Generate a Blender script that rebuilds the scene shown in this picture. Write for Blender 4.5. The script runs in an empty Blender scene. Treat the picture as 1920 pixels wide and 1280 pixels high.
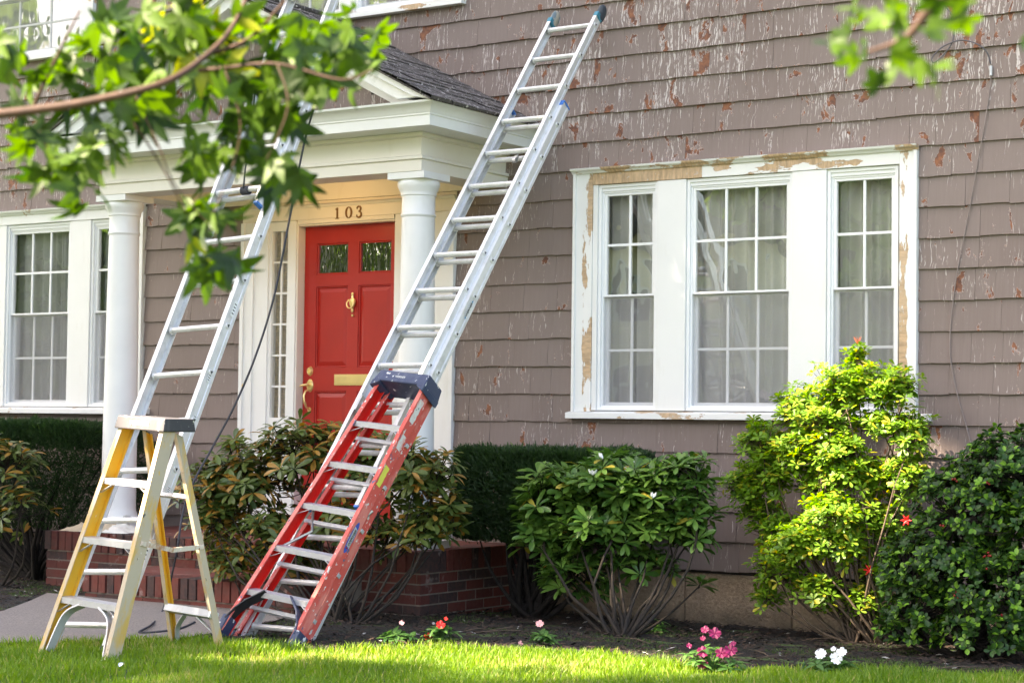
import bpy, bmesh, math, random
from math import sin, cos, pi, radians, sqrt
from mathutils import Vector, Matrix, noise
random.seed(7)
S = bpy.context.scene
COL = S.collection
# ------------------------------------------------------------------ camera
F, YAW, PIT, ROL, CD, CH = 3550.458, 0.579165, 0.0447149, 0.0125586, 11.28519, 1.295929
_f = Vector((-sin(YAW)*cos(PIT), cos(YAW)*cos(PIT), sin(PIT)))
_r0 = Vector((cos(YAW), sin(YAW), 0)); _u0 = _r0.cross(_f)
_r = _r0*cos(ROL)+_u0*sin(ROL); _u = -_r0*sin(ROL)+_u0*cos(ROL)
CAM = Vector((0, -CD, CH))
cd = bpy.data.cameras.new('camera'); cam = bpy.data.objects.new('camera', cd); COL.objects.link(cam)
M = Matrix((( _r.x, _u.x, -_f.x, CAM.x), (_r.y, _u.y, -_f.y, CAM.y), (_r.z, _u.z, -_f.z, CAM.z), (0,0,0,1)))
cam.matrix_world = M
cd.sensor_width = 36; cd.lens = F/1920*36; cd.clip_end = 600; cd.clip_start = .05
cd.dof.use_dof = True; cd.dof.focus_distance = 10.9; cd.dof.aperture_fstop = 4.6
S.camera = cam
S.render.resolution_x = 1024; S.render.resolution_y = 682
# ------------------------------------------------------------------ light
SUN = Vector((-.50, -.62, .86)).normalized()     # direction towards the sun
w = bpy.data.worlds.new('World'); S.world = w; w.use_nodes = True
nt = w.node_tree; bg = nt.nodes['Background']
sk = nt.nodes.new('ShaderNodeTexSky'); sk.sky_type = 'NISHITA'; sk.sun_disc = False
sk.sun_elevation = math.asin(SUN.z); sk.sun_rotation = math.atan2(SUN.x, SUN.y)
sk.air_density = 1.0; sk.dust_density = 2.5; sk.ozone_density = 1.0
nt.links.new(sk.outputs[0], bg.inputs[0]); bg.inputs[1].default_value = .112
ld = bpy.data.lights.new('sun', 'SUN'); ld.energy = 5.0; ld.angle = radians(.55); ld.color = (1, .92, .78)
sun = bpy.data.objects.new('sun', ld); COL.objects.link(sun); sun.rotation_euler = SUN.to_track_quat('Z', 'Y').to_euler()
S.view_settings.view_transform = 'Standard'; S.view_settings.look = 'None'
S.view_settings.exposure = 2.66; S.view_settings.gamma = 1
S.view_settings.use_white_balance = True; S.view_settings.white_balance_temperature = 7450; S.view_settings.white_balance_tint = 14

def at(px, py, ax, val):
    """the point of the place seen at a pixel of the photograph, on the plane axis=val"""
    d = _f*F+_r*(px-960)-_u*(py-640); t = (val-CAM[ax])/d[ax]
    return CAM+d*t
def gz(x, y): return .12 if y < -3 else max(0., -.04*y)
def atg(px, py):
    z = 0.
    for _ in range(8):
        P = at(px, py, 2, z); z = gz(P.x, P.y)
    return P
# ------------------------------------------------------------------ material helpers
class NT:
    def __init__(s, name):
        s.m = bpy.data.materials.new(name); s.m.use_nodes = True; s.t = s.m.node_tree
        s.b = s.t.nodes['Principled BSDF']; s.out = s.t.nodes['Material Output']
    def n(s, typ, **kw):
        o = s.t.nodes.new(typ)
        for k, v in kw.items(): setattr(o, k, v)
        return o
    def l(s, a, b): s.t.links.new(a, b)
    def pos(s): return s.n('ShaderNodeNewGeometry').outputs['Position']
    def objc(s): return s.n('ShaderNodeTexCoord').outputs['Object']
    def scale(s, v, sc, loc=(0,0,0)):
        m = s.n('ShaderNodeMapping'); m.inputs['Scale'].default_value = sc; m.inputs['Location'].default_value = loc
        s.l(v, m.inputs[0]); return m.outputs[0]
    def noise(s, v, scale=5, detail=3, rough=.55, dist=0):
        m = s.n('ShaderNodeTexNoise'); s.l(v, m.inputs['Vector']); m.inputs['Scale'].default_value = scale
        m.inputs['Detail'].default_value = detail; m.inputs['Roughness'].default_value = rough; m.inputs['Distortion'].default_value = dist
        return m.outputs[0]
    def rng(s, v, a, b, c=0., d=1.):
        m = s.n('ShaderNodeMapRange'); s.l(v, m.inputs[0])
        for i, x in enumerate((a, b, c, d)): m.inputs[i+1].default_value = x
        return m.outputs[0]
    def math(s, op, a, b=None, cl=False):
        m = s.n('ShaderNodeMath', operation=op, use_clamp=cl)
        for i, x in enumerate((a, b)):
            if x is None: continue
            if isinstance(x, (int, float)): m.inputs[i].default_value = x
            else: s.l(x, m.inputs[i])
        return m.outputs[0]
    def mix(s, f, a, b):
        m = s.n('ShaderNodeMix', data_type='RGBA')
        for i, x in ((0, f), (6, a), (7, b)):
            if isinstance(x, (int, float)): m.inputs[i].default_value = x
            elif isinstance(x, tuple): m.inputs[i].default_value = (*x, 1)
            else: s.l(x, m.inputs[i])
        return m.outputs[2]
    def bump(s, h, strength=.3, dist=.01):
        m = s.n('ShaderNodeBump'); m.inputs['Strength'].default_value = strength; m.inputs['Distance'].default_value = dist
        s.l(h, m.inputs['Height']); s.l(m.outputs[0], s.b.inputs['Normal'])
    def col(s, c):
        if isinstance(c, tuple): s.b.inputs['Base Color'].default_value = (*c, 1)
        else: s.l(c, s.b.inputs['Base Color'])
    def set(s, **kw):
        for k, v in kw.items():
            i = s.b.inputs[k.replace('_', ' ')]
            if isinstance(v, (int, float)): i.default_value = v
            else: s.l(v, i)
    def attr(s, name='v'):
        return s.n('ShaderNodeAttribute', attribute_name=name).outputs['Fac']

def plain(name, c, rough=.5, metal=0., var=.12, nscale=6, bump=0., bscale=40):
    t = NT(name); p = t.objc(); nz = t.noise(p, nscale, 4)
    d = tuple(x*(1-var) for x in c); e = tuple(min(1, x*(1+var)) for x in c)
    t.col(t.mix(t.rng(nz, .3, .7), d, e)); t.set(Roughness=rough, Metallic=metal)
    if bump: t.bump(t.noise(p, bscale, 4), bump, .004)
    return t.m

def m_siding(name='painted_shingle', top=True):
    t = NT(name); P = t.pos(); sx = t.n('ShaderNodeSeparateXYZ'); t.l(P, sx.inputs[0]); X, Z = sx.outputs[0], sx.outputs[2]
    v = t.attr()
    big = t.noise(P, .8, 3)
    base = t.mix(t.rng(big, .3, .7), (.172, .127, .111), (.212, .163, .145))
    base = t.mix(t.math('MULTIPLY', v, .26), base, (.150, .098, .080))
    # grain of the shingle under the paint
    gr = t.noise(t.scale(P, (90, 20, 5)), 1, 3)
    base = t.mix(t.rng(gr, .35, .75, 0, .25), base, (.25, .205, .19))
    # how worn: more above the window heads and towards the right
    hi = t.rng(Z, 2.6, 3.6, .16, 1); rt = t.rng(X, -9.5, -6, .25, 1)
    wear = t.math('ADD', t.math('MULTIPLY', hi, .6), t.math('MULTIPLY', rt, .25))
    fr_ = t.math('FRACT', t.math('MULTIPLY', v, 37.)); wear = t.math('ADD', wear, t.rng(fr_, 0, 1, -.42, .30)); pat = t.noise(P, 1.1, 3); wear = t.math('ADD', wear, t.rng(pat, .35, .65, -.3, .3))
    # slanting hair cracks of bare primer
    wob = t.noise(P, 7, 2); dx = t.math('MULTIPLY', t.math('SUBTRACT', wob, .5), .055)
    cx = t.n('ShaderNodeCombineXYZ'); t.l(t.math('ADD', X, dx), cx.inputs[0]); t.l(Z, cx.inputs[2]); t.l(v, cx.inputs[1])
    st = t.noise(t.scale(cx.outputs[0], (120, 9, 5.4)), 1, 3, .62)
    thr = t.math('SUBTRACT', .678, t.math('MULTIPLY', wear, .135))
    sf = t.math('MULTIPLY', t.math('SUBTRACT', st, thr), 22, True)
    thin = t.noise(t.scale(P, (40, 5, 24)), 1, 2); sf = t.math('MULTIPLY', sf, t.rng(thin, .40, .52, 0, .85))
    c = t.mix(sf, base, (.60, .55, .52))
    # peeled down to rusty brown wood
    pe = t.noise(t.scale(cx.outputs[0], (9, 31, 4.8)), 1, 6, .62, .3)
    th2 = t.math('SUBTRACT', .652, t.math('MULTIPLY', wear, .075))
    ed = t.math('MULTIPLY', t.math('SUBTRACT', pe, t.math('SUBTRACT', th2, .012)), 70, True)
    co = t.math('MULTIPLY', t.math('SUBTRACT', pe, th2), 90, True)
    c = t.mix(ed, c, (.44, .37, .34))
    rust = t.mix(t.rng(t.noise(P, 30, 3), .35, .65), (.25, .088, .034), (.09, .034, .022))
    c = t.mix(co, c, rust)
    t.col(c); t.set(Roughness=.62)
    h = t.math('SUBTRACT', t.math('MULTIPLY', gr, .35), t.math('MAXIMUM', t.math('MULTIPLY', sf, .5), co))
    t.bump(h, .55, .004)
    return t.m

def m_trim(name, white=(.80, .80, .78), amount=0., wood=(.62, .42, .25), dirt=.04, rough=.45, st=(1, 1, 1), band=None):
    """white paint; amount > 0 peels it to bare wood, st stretches the patches, band=(from, to) keeps them near one edge"""
    t = NT(name); P = t.pos(); nz = t.noise(P, 3, 4); n3 = t.noise(t.scale(P, (14, 14, 3)), 1, 4)
    c = t.mix(t.rng(nz, .3, .7, 0, 1), white, tuple(x*(1-dirt) for x in white))
    c = t.mix(t.rng(n3, .60, .80, 0, .35), c, tuple(x*y for x, y in zip(white, (.80, .76, .70))))
    if amount:
        m = t.noise(t.scale(P, st), 3.6, 7, .62); th = .62-amount*.25
        if band:
            sx = t.n('ShaderNodeSeparateXYZ'); t.l(t.objc(), sx.inputs[0])
            d = t.math('SUBTRACT', t.math('ABSOLUTE', t.math('SUBTRACT', sx.outputs[0], (band[0]+band[1])/2)), (band[1]-band[0])/2)
            m = t.math('SUBTRACT', m, t.rng(d, 0, .05, 0, .45))
        k = t.math('MULTIPLY', t.math('SUBTRACT', m, th), 120, True)
        e = t.math('MULTIPLY', t.math('SUBTRACT', m, th-.010), 130, True)
        ch = t.noise(t.scale(P, (1.5, 1.5, 1.5)), 24, 4, .65)     # chips and left-over flakes
        k = t.math('SUBTRACT', k, t.math('MULTIPLY', t.math('SUBTRACT', ch, .64), 60, True), True)
        gr = t.noise(t.scale(P, tuple(60/q if q < 2 else 14 for q in st)), 1, 4)
        wd = t.mix(t.rng(gr, .35, .65), wood, tuple(x*.62 for x in wood)); wd = t.mix(t.rng(nz, .45, .7, 0, .55), wd, (.62, .47, .34))
        c = t.mix(e, c, (.55, .47, .39)); c = t.mix(k, c, wd)
        t.bump(t.math('SUBTRACT', t.math('MULTIPLY', nz, .2), k), .6, .003)
    t.col(c); t.set(Roughness=rough)
    return t.m

def m_leaf(name, a, b, c=None, cf=.85, rough=.35, trans=.35, spec=.5):
    """a..b by the leaf's own value, colour c for the few leaves above cf"""
    t = NT(name); v = t.attr(); col = t.mix(v, a, b)
    if c: col = t.mix(t.math('GREATER_THAN', v, cf), col, c)
    nz = t.noise(t.pos(), 26, 2); col = t.mix(t.rng(nz, .35, .7, 0, .35), col, tuple(x*.6 for x in a))
    t.col(col); t.set(Roughness=rough, Specular_IOR_Level=spec)
    tr = t.n('ShaderNodeBsdfTranslucent'); hs = t.n('ShaderNodeHueSaturation'); hs.inputs['Value'].default_value = 1.7; hs.inputs['Saturation'].default_value = 1.1
    t.l(col, hs.inputs['Color']); t.l(hs.outputs[0], tr.inputs[0])
    mx = t.n('ShaderNodeMixShader'); mx.inputs[0].default_value = trans
    t.l(t.b.outputs[0], mx.inputs[1]); t.l(tr.outputs[0], mx.inputs[2]); t.l(mx.outputs[0], t.out.inputs[0])
    return t.m

def m_glass(name, wav=.15, wscale=3, refl=.10, tint=(1, 1, 1), rough=.0, st=(1, 1, 1)):
    t = NT(name); t.t.nodes.remove(t.b)
    tr = t.n('ShaderNodeBsdfTransparent'); tr.inputs[0].default_value = (*tint, 1)
    gl = t.n('ShaderNodeBsdfGlossy'); gl.inputs['Roughness'].default_value = rough
    bp = t.n('ShaderNodeBump'); bp.inputs['Strength'].default_value = wav; bp.inputs['Distance'].default_value = .02
    t.l(t.noise(t.scale(t.pos(), st), wscale, 2), bp.inputs['Height']); t.l(bp.outputs[0], gl.inputs['Normal'])
    fr = t.n('ShaderNodeFresnel'); fr.inputs[0].default_value = 1.5
    mx = t.n('ShaderNodeMixShader'); t.l(t.math('ADD', fr.outputs[0], refl), mx.inputs[0])
    t.l(tr.outputs[0], mx.inputs[1]); t.l(gl.outputs[0], mx.inputs[2]); t.l(mx.outputs[0], t.out.inputs[0])
    return t.m

def m_brick():
    t = NT('red_brick'); v = t.attr(); P = t.pos()
    c = t.mix(t.rng(v, 0, 1), (.10, .020, .015), (.21, .045, .028)); c = t.mix(t.math('GREATER_THAN', v, .72), c, (.045, .03, .028))
    nz = t.noise(P, 40, 5); c = t.mix(t.rng(nz, .35, .75, 0, .5), c, (.16, .06, .045))
    c = t.mix(t.rng(t.noise(P, 6, 5), .52, .72, 0, .5), c, (.09, .05, .04)); c = t.mix(t.rng(t.noise(P, 9, 5), .62, .70, 0, .4), c, (.45, .38, .34))
    t.col(c); t.set(Roughness=.85); t.bump(nz, .5, .006); return t.m

def m_alu(name='aluminium', c=(.76, .76, .76), rough=.34, metal=.4, dirt=.5):
    t = NT(name); P = t.objc(); nz = t.noise(P, 14, 5, .6); n2 = t.noise(t.scale(P, (60, 60, 3)), 1, 3)
    col = t.mix(t.rng(nz, .5, .78, 0, dirt), c, (.42, .39, .33)); col = t.mix(t.rng(n2, .45, .8, 0, .3), col, (.6, .6, .6))
    sp = t.noise(P, 55, 3); col = t.mix(t.rng(sp, .70, .73), col, (.9, .9, .88))
    t.col(col); t.set(Roughness=t.rng(nz, .3, .8, rough, rough+.25), Metallic=metal); t.bump(n2, .12, .002); return t.m

def m_splat(name, a, b, amt=.5, spots=((.8, .8, .78),), rough=.5, sc=9, th=.685):
    t = NT(name); P = t.objc(); nz = t.noise(t.scale(P, (1, 1, .35)), sc, 5, .65)
    c = t.mix(t.rng(nz, .62-amt*.3, .74-amt*.3), a, b)
    for i, s in enumerate(spots):
        q = t.noise(t.scale(P, (1, 1, .6), (i*7.3+3, i*2.1, i*5)), 26+9*i, 3, .6); c = t.mix(t.rng(q, th, th+.015), c, s)
    t.col(c); t.set(Roughness=rough); t.bump(nz, .15, .002); return t.m

MT = {}
MT['siding'] = m_siding()
MT['under'] = plain('dark_underlay', (.045, .035, .03), .9)
MT['trim'] = m_trim('white_trim')
MT['trim_peel'] = m_trim('white_trim_peeling', amount=.20, st=(.9, 2, 2.6))
MT['trim_left'] = m_trim('white_side_trim_peeling', amount=.46, st=(3, 2, .9), band=(.085, .15)); MT['trim_right'] = m_trim('white_side_trim_peeling_right', amount=.44, st=(3, 2, .9), band=(2.39, 2.445))
MT['trim_peel2'] = m_trim('white_trim_stripped', amount=1.15, st=(.9, 2, 2.6))
MT['trim_some'] = m_trim('white_trim_chipped', amount=.03)
MT['cream'] = m_trim('cream_trim', (.78, .74, .66))
MT['column'] = m_trim('column_paint', (.82, .82, .81), dirt=.08, rough=.42)
MT['vinyl'] = m_trim('vinyl', (.82, .83, .83), dirt=.02, rough=.3)
t = NT('stucco'); P = t.pos(); n1 = t.noise(P, 45, 6, .7); n2 = t.noise(P, 5, 4); sx = t.n('ShaderNodeSeparateXYZ'); t.l(P, sx.inputs[0])
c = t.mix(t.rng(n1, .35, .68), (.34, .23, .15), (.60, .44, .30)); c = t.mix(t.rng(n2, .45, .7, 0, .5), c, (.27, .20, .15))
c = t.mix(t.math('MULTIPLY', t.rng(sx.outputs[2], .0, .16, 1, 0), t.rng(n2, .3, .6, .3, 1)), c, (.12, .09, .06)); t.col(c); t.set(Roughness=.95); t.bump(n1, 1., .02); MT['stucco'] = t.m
MT['glass'] = m_glass('window_glass', .22, 2.2, .33)
MT['glass_old'] = m_glass('old_door_glass', .30, 1, .42, st=(28, 28, 6))
MT['screen'] = m_glass('insect_screen', 0, 1, .0)
t = NT('insect_screen_mesh'); t.t.nodes.remove(t.b); a = t.n('ShaderNodeBsdfTransparent'); b = t.n('ShaderNodeBsdfDiffuse'); b.inputs[0].default_value = (.36, .35, .37, 1)
mx = t.n('ShaderNodeMixShader'); mx.inputs[0].default_value = .30; t.l(a.outputs[0], mx.inputs[1]); t.l(b.outputs[0], mx.inputs[2]); t.l(mx.outputs[0], t.out.inputs[0]); MT['screen'] = t.m
MT['dark'] = plain('dark_rubber', (.02, .02, .022), .55)
MT['room'] = plain('room_wall', (.30, .27, .20), .8)
MT['curtain'] = plain('curtain_cloth', (.88, .88, .82), .9, var=.06)
MT['door'] = plain('red_door_paint', (.39, .012, .007), .40, var=.10, nscale=3)
MT['brass'] = plain('brass', (.86, .66, .30), .30, metal=.72, var=.1)
MT['bronze'] = plain('bronze_numeral', (.17, .085, .02), .45, metal=.3)
MT['roof'] = m_splat('asphalt_shingle', (.075, .066, .062), (.15, .13, .12), .4, spots=((.55, .52, .5), (.35, .33, .32)), rough=.95, sc=14, th=.63)
MT['brick'] = m_brick()
MT['mortar'] = plain('mortar', (.24, .20, .165), .95, var=.2, nscale=20, bump=.5)
MT['alu'] = m_alu(); MT['alu_step'] = m_alu('aluminium_tread', (.60, .61, .65), .32, .45, .55)
MT['red_in'] = plain('red_fibreglass', (.66, .016, .010), .38, var=.08)
MT['red_out'] = m_splat('red_fibreglass_faded', (.64, .09, .07), (.70, .21, .17), .45, spots=((.62, .58, .54), (.10, .12, .2), (.8, .7, .66)), rough=.6, th=.655)
MT['yel_in'] = m_splat('yellow_fibreglass', (.78, .42, .03), (.72, .44, .06), .5, spots=((.7, .6, .4),), rough=.45)
MT['yel_out'] = m_splat('yellow_fibreglass_worn', (.50, .415, .30), (.60, .38, .10), .40, spots=((.70, .68, .62), (.10, .09, .08), (.62, .40, .08)), rough=.6)
MT['navy'] = m_splat('navy_plastic', (.03, .045, .10), (.06, .075, .13), .4, spots=((.75, .75, .75), (.4, .42, .45)), rough=.4, sc=12)
MT['greycap'] = m_splat('grey_plastic', (.085, .08, .085), (.13, .12, .125), .4, spots=((.5, .5, .5),), rough=.5)
MT['blackcap'] = m_splat('spattered_black_plastic', (.035, .035, .04), (.06, .06, .065), .3, spots=((.72, .72, .66), (.66, .64, .5), (.5, .5, .5)), rough=.5, sc=15)
MT['blue'] = plain('blue_plastic', (.03, .16, .50), .4)
MT['teal'] = plain('teal_rubber', (.03, .20, .28), .5)
MT['ink'] = plain('black_ink', (.03, .03, .035), .5)
MT['inkblue'] = plain('blue_ink', (.03, .09, .42), .5)
MT['inkred'] = plain('red_ink', (.6, .03, .03), .5)
MT['inkteal'] = plain('teal_ink', (.03, .30, .45), .5)
MT['label'] = plain('white_label', (.78, .78, .76), .45)
MT['labely'] = plain('yellow_label', (.72, .68, .10), .5)
MT['rustybar'] = m_splat('rusty_painted_steel', (.68, .58, .48), (.42, .20, .10), .35, spots=((.3, .12, .06), (.8, .76, .7)), rough=.6, sc=16)
MT['steel'] = m_alu('dull_steel', (.5, .5, .5), .35, .8)
MT['rope'] = plain('dark_rope', (.05, .05, .06), .9, bump=.6, bscale=90)
MT['cable'] = plain('grey_cable', (.10, .09, .10), .6); MT['cable2'] = plain('painted_cable', (.24, .19, .175), .6)
MT['soil'] = NT('mulch_soil')
t = MT['soil']; P = t.pos(); n1 = t.noise(P, 26, 6, .7); n2 = t.noise(P, 3, 4)
c = t.mix(t.rng(n1, .35, .7), (.005, .0035, .0025), (.024, .014, .009)); c = t.mix(t.rng(n2, .48, .66, 0, .6), c, (.016, .026, .006))
t.col(c); t.set(Roughness=.95); t.bump(n1, 1., .03); MT['soil'] = t.m
MT['chip'] = m_leaf('bark_chip', (.014, .008, .005), (.055, .03, .017), (.45, .42, .38), .98, .9, .0)
MT['earth'] = plain('lawn_soil', (.05, .085, .018), .95, var=.4, nscale=20)
MT['moss'] = m_leaf('moss_blade', (.03, .06, .012), (.10, .15, .03), None, 1, .7, .2)
t = NT('concrete_aggregate'); P = t.pos(); vo = t.n('ShaderNodeTexVoronoi'); vo.inputs['Scale'].default_value = 110; t.l(P, vo.inputs['Vector'])
c = t.mix(t.rng(t.noise(P, 90, 3), .3, .7), (.12, .10, .088), (.33, .28, .24)); c = t.mix(t.rng(t.noise(P, 2.5, 4), .35, .7, 0, .5), c, (.20, .17, .15))
t.col(c); t.set(Roughness=.9); t.bump(vo.outputs[0], .6, .004); MT['walk'] = t.m
MT['grass'] = m_leaf('grass_blade', (.10, .20, .012), (.24, .36, .025), (.42, .38, .12), .94, .5, .4)
MT['twig'] = m_splat('shrub_bark', (.026, .018, .011), (.013, .010, .008), .5, spots=((.10, .10, .06),), rough=.9, sc=20)
MT['twigd'] = plain('dark_bark', (.015, .011, .009), .9, var=.4, nscale=30)
MT['twigl'] = plain('pale_bark', (.085, .058, .038), .85, var=.4, nscale=25, bump=.4)
MT['branch'] = plain('reddish_bark', (.055, .024, .013), .75, var=.35, nscale=30, bump=.5)
MT['rhodo'] = m_leaf('rhododendron_leaf', (.045, .085, .018), (.19, .24, .055), (.42, .22, .04), .8, .38, .22)
MT['rhodob'] = m_leaf('rhododendron_leaf_bright', (.045, .12, .022), (.16, .29, .05), (.42, .34, .05), .965, .33, .25)
MT['azalea'] = m_leaf('azalea_leaf', (.09, .20, .016), (.26, .42, .03), (.50, .44, .04), .95, .45, .38)
MT['holly'] = m_leaf('holly_leaf', (.014, .045, .008), (.035, .10, .014), (.14, .30, .025), .86, .42, .15, .3)
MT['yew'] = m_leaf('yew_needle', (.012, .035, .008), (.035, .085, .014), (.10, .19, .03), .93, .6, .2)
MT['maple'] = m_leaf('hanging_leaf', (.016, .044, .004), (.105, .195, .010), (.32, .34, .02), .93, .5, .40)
MT['maplefar'] = m_leaf('far_leaf', (.08, .15, .02), (.22, .32, .05), None, 1, .7, .5)
MT['sprout'] = m_leaf('seedling_leaf', (.035, .11, .025), (.11, .24, .05), None, 1, .4, .3)
MT['petal_r'] = plain('red_petal', (.75, .012, .01), .55); MT['petal_m'] = plain('magenta_petal', (.19, .001, .06), .55)
MT['petal_w'] = plain('white_petal', (.85, .85, .85), .55); MT['petal_p'] = plain('pink_petal', (.85, .42, .42), .55)
MT['berry'] = plain('red_berry', (.22, .006, .005), .4); MT['bud'] = plain('pale_bud', (.78, .72, .55), .5); MT['budr'] = plain('red_shoot', (.72, .18, .08), .5)
MT['cloth'] = plain('canvas_cloth', (.50, .40, .28), .9, var=.15, bump=.4); MT['clothw'] = plain('white_rag', (.72, .70, .64), .85, var=.1, bump=.4)
MT['wood'] = plain('brush_handle', (.45, .22, .08), .5); MT['bristle'] = plain('brush_bristle', (.12, .07, .04), .8)
MT['creamhouse'] = plain('cream_clapboard', (.80, .72, .54), .7); MT['asphalt'] = plain('asphalt_road', (.05, .05, .052), .9)
# ------------------------------------------------------------------ object helpers
def tag(o, label=None, cat=None, group=None, kind=None):
    if label: o['label'] = label
    if cat: o['category'] = cat
    if group: o['group'] = group
    if kind: o['kind'] = kind
    return o
def empty(name, loc=(0,0,0), parent=None, mat=None):
    o = bpy.data.objects.new(name, None); COL.objects.link(o); o.empty_display_size = .1
    if mat is not None: o.matrix_world = mat
    else: o.location = loc
    if parent: o.parent = parent
    return o
def link(name, me, parent=None, kind=None, loc=None):
    o = bpy.data.objects.new(name, me); COL.objects.link(o)
    if parent: o.parent = parent
    if kind: o['kind'] = kind
    if loc: o.location = loc
    return o
class MB:
    def __init__(s): s.v = []; s.f = []; s.m = []; s.a = []
    def add(s, vs, fs, m=0, a=.5):
        n = len(s.v); s.v += [tuple(x) for x in vs]
        for f in fs: s.f.append([i+n for i in f]); s.m.append(m); s.a.append(a)
    def box(s, x0, x1, y0, y1, z0, z1, m=0, a=.5):
        s.add([(x0,y0,z0),(x1,y0,z0),(x1,y1,z0),(x0,y1,z0),(x0,y0,z1),(x1,y0,z1),(x1,y1,z1),(x0,y1,z1)],
              [(0,3,2,1),(4,5,6,7),(0,1,5,4),(1,2,6,5),(2,3,7,6),(3,0,4,7)], m, a)
    def frame(s, x0, x1, z0, z1, wd, y0, y1, m=0, wb=None):
        wb = wb or wd
        s.box(x0, x0+wd, y0, y1, z0, z1, m); s.box(x1-wd, x1, y0, y1, z0, z1, m)
        s.box(x0+wd, x1-wd, y0, y1, z1-wd, z1, m); s.box(x0+wd, x1-wd, y0, y1, z0, z0+wb, m)
    def tube(s, pts, rad, n=8, m=0, cap=True, a=.5):
        pts = [Vector(p) for p in pts]; k = len(pts)
        rad = rad if isinstance(rad, (list, tuple)) else [rad]*k
        base = len(s.v); up = None
        for i, p in enumerate(pts):
            d = (pts[min(i+1, k-1)]-pts[max(i-1, 0)])
            if d.length < 1e-9: d = Vector((0,0,1))
            d.normalize()
            if up is None: up = d.orthogonal().normalized()
            else:
                up = up-d*up.dot(d)
                up = up.normalized() if up.length > 1e-6 else d.orthogonal().normalized()
            q = d.cross(up)
            for j in range(n):
                t = 2*pi*j/n; s.v.append(tuple(p+(up*cos(t)+q*sin(t))*rad[i]))
        for i in range(k-1):
            for j in range(n):
                s.f.append([base+i*n+j, base+i*n+(j+1)%n, base+(i+1)*n+(j+1)%n, base+(i+1)*n+j]); s.m.append(m); s.a.append(a)
        if cap:
            s.f.append([base+j for j in range(n)][::-1]); s.m.append(m); s.a.append(a)
            s.f.append([base+(k-1)*n+j for j in range(n)]); s.m.append(m); s.a.append(a)
    def prism(s, poly, p0, p1, ex, ey, m=0, a=.5, mf=None):
        """a closed 2-D outline swept from p0 to p1; ex, ey span the outline's plane"""
        p0, p1, ex, ey = Vector(p0), Vector(p1), Vector(ex), Vector(ey); n = len(poly); b = len(s.v)
        for P in (p0, p1):
            for x, y in poly: s.v.append(tuple(P+ex*x+ey*y))
        for i in range(n):
            j = (i+1)%n; s.f.append([b+i, b+j, b+n+j, b+n+i]); s.m.append(mf(i) if mf else m); s.a.append(a)
        s.f.append([b+i for i in range(n)][::-1]); s.m.append(m); s.a.append(a)
        s.f.append([b+n+i for i in range(n)]); s.m.append(m); s.a.append(a)
    def lathe(s, prof, n=32, m=0, c=(0,0)):
        b = len(s.v)
        for r, z in prof:
            for j in range(n): t = 2*pi*j/n; s.v.append((c[0]+r*cos(t), c[1]+r*sin(t), z))
        for i in range(len(prof)-1):
            for j in range(n):
                s.f.append([b+i*n+j, b+i*n+(j+1)%n, b+(i+1)*n+(j+1)%n, b+(i+1)*n+j]); s.m.append(m); s.a.append(.5)
    def ball(s, c, r, n=8, m=0, sz=1., a=.5):
        k = n//2; pr = [(max(1e-4, sin(pi*i/k))*r, -cos(pi*i/k)*r*sz) for i in range(k+1)]
        b = len(s.v); s.lathe(pr, n, m)
        for i in range(b, len(s.v)): x = s.v[i]; s.v[i] = (x[0]+c[0], x[1]+c[1], x[2]+c[2])
    def mesh(s, name, mats, smooth=False):
        me = bpy.data.meshes.new(name); me.from_pydata(s.v, [], s.f)
        for x in (mats if isinstance(mats, (list, tuple)) else [mats]): me.materials.append(MT[x] if isinstance(x, str) else x)
        me.polygons.foreach_set('material_index', s.m)
        at_ = me.attributes.new('v', 'FLOAT', 'FACE'); at_.data.foreach_set('value', s.a)
        if smooth: me.polygons.foreach_set('use_smooth', [True]*len(s.f))
        me.update(); return me
    def obj(s, name, mats, parent=None, kind=None, smooth=False, loc=None, bevel=0., fixn=False):
        me = s.mesh(name, mats, smooth)
        if fixn:
            bm = bmesh.new(); bm.from_mesh(me); bmesh.ops.recalc_face_normals(bm, faces=bm.faces); bm.to_mesh(me); bm.free()
        o = link(name, me, parent, kind, loc)
        if bevel:
            b = o.modifiers.new('bevel', 'BEVEL'); b.width = bevel; b.segments = 2; b.limit_method = 'ANGLE'
        return o
def smooth_angle(o, deg=40):
    me = o.data; me.polygons.foreach_set('use_smooth', [True]*len(me.polygons))
    me.update()
    bm = bmesh.new(); bm.from_mesh(me)
    for e in bm.edges:
        if len(e.link_faces) == 2 and e.calc_face_angle(0) > radians(deg): e.smooth = False
    bm.to_mesh(me); bm.free(); return o
def text(name, s, size, mat, parent, M_, ext=.0006, sx=1., bold=.0):
    cu = bpy.data.curves.new(name, 'FONT'); cu.body = s; cu.size = size; cu.align_x = 'CENTER'; cu.align_y = 'CENTER'; cu.extrude = ext; cu.offset = bold
    o = bpy.data.objects.new(name, cu); COL.objects.link(o); bpy.context.view_layer.update()
    me = bpy.data.meshes.new_from_object(o); bpy.data.objects.remove(o); me.materials.clear(); me.materials.append(MT[mat])
    q = link(name, me, parent); q.matrix_local = M_ @ Matrix.Diagonal((sx, 1, 1, 1)); return q
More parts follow.
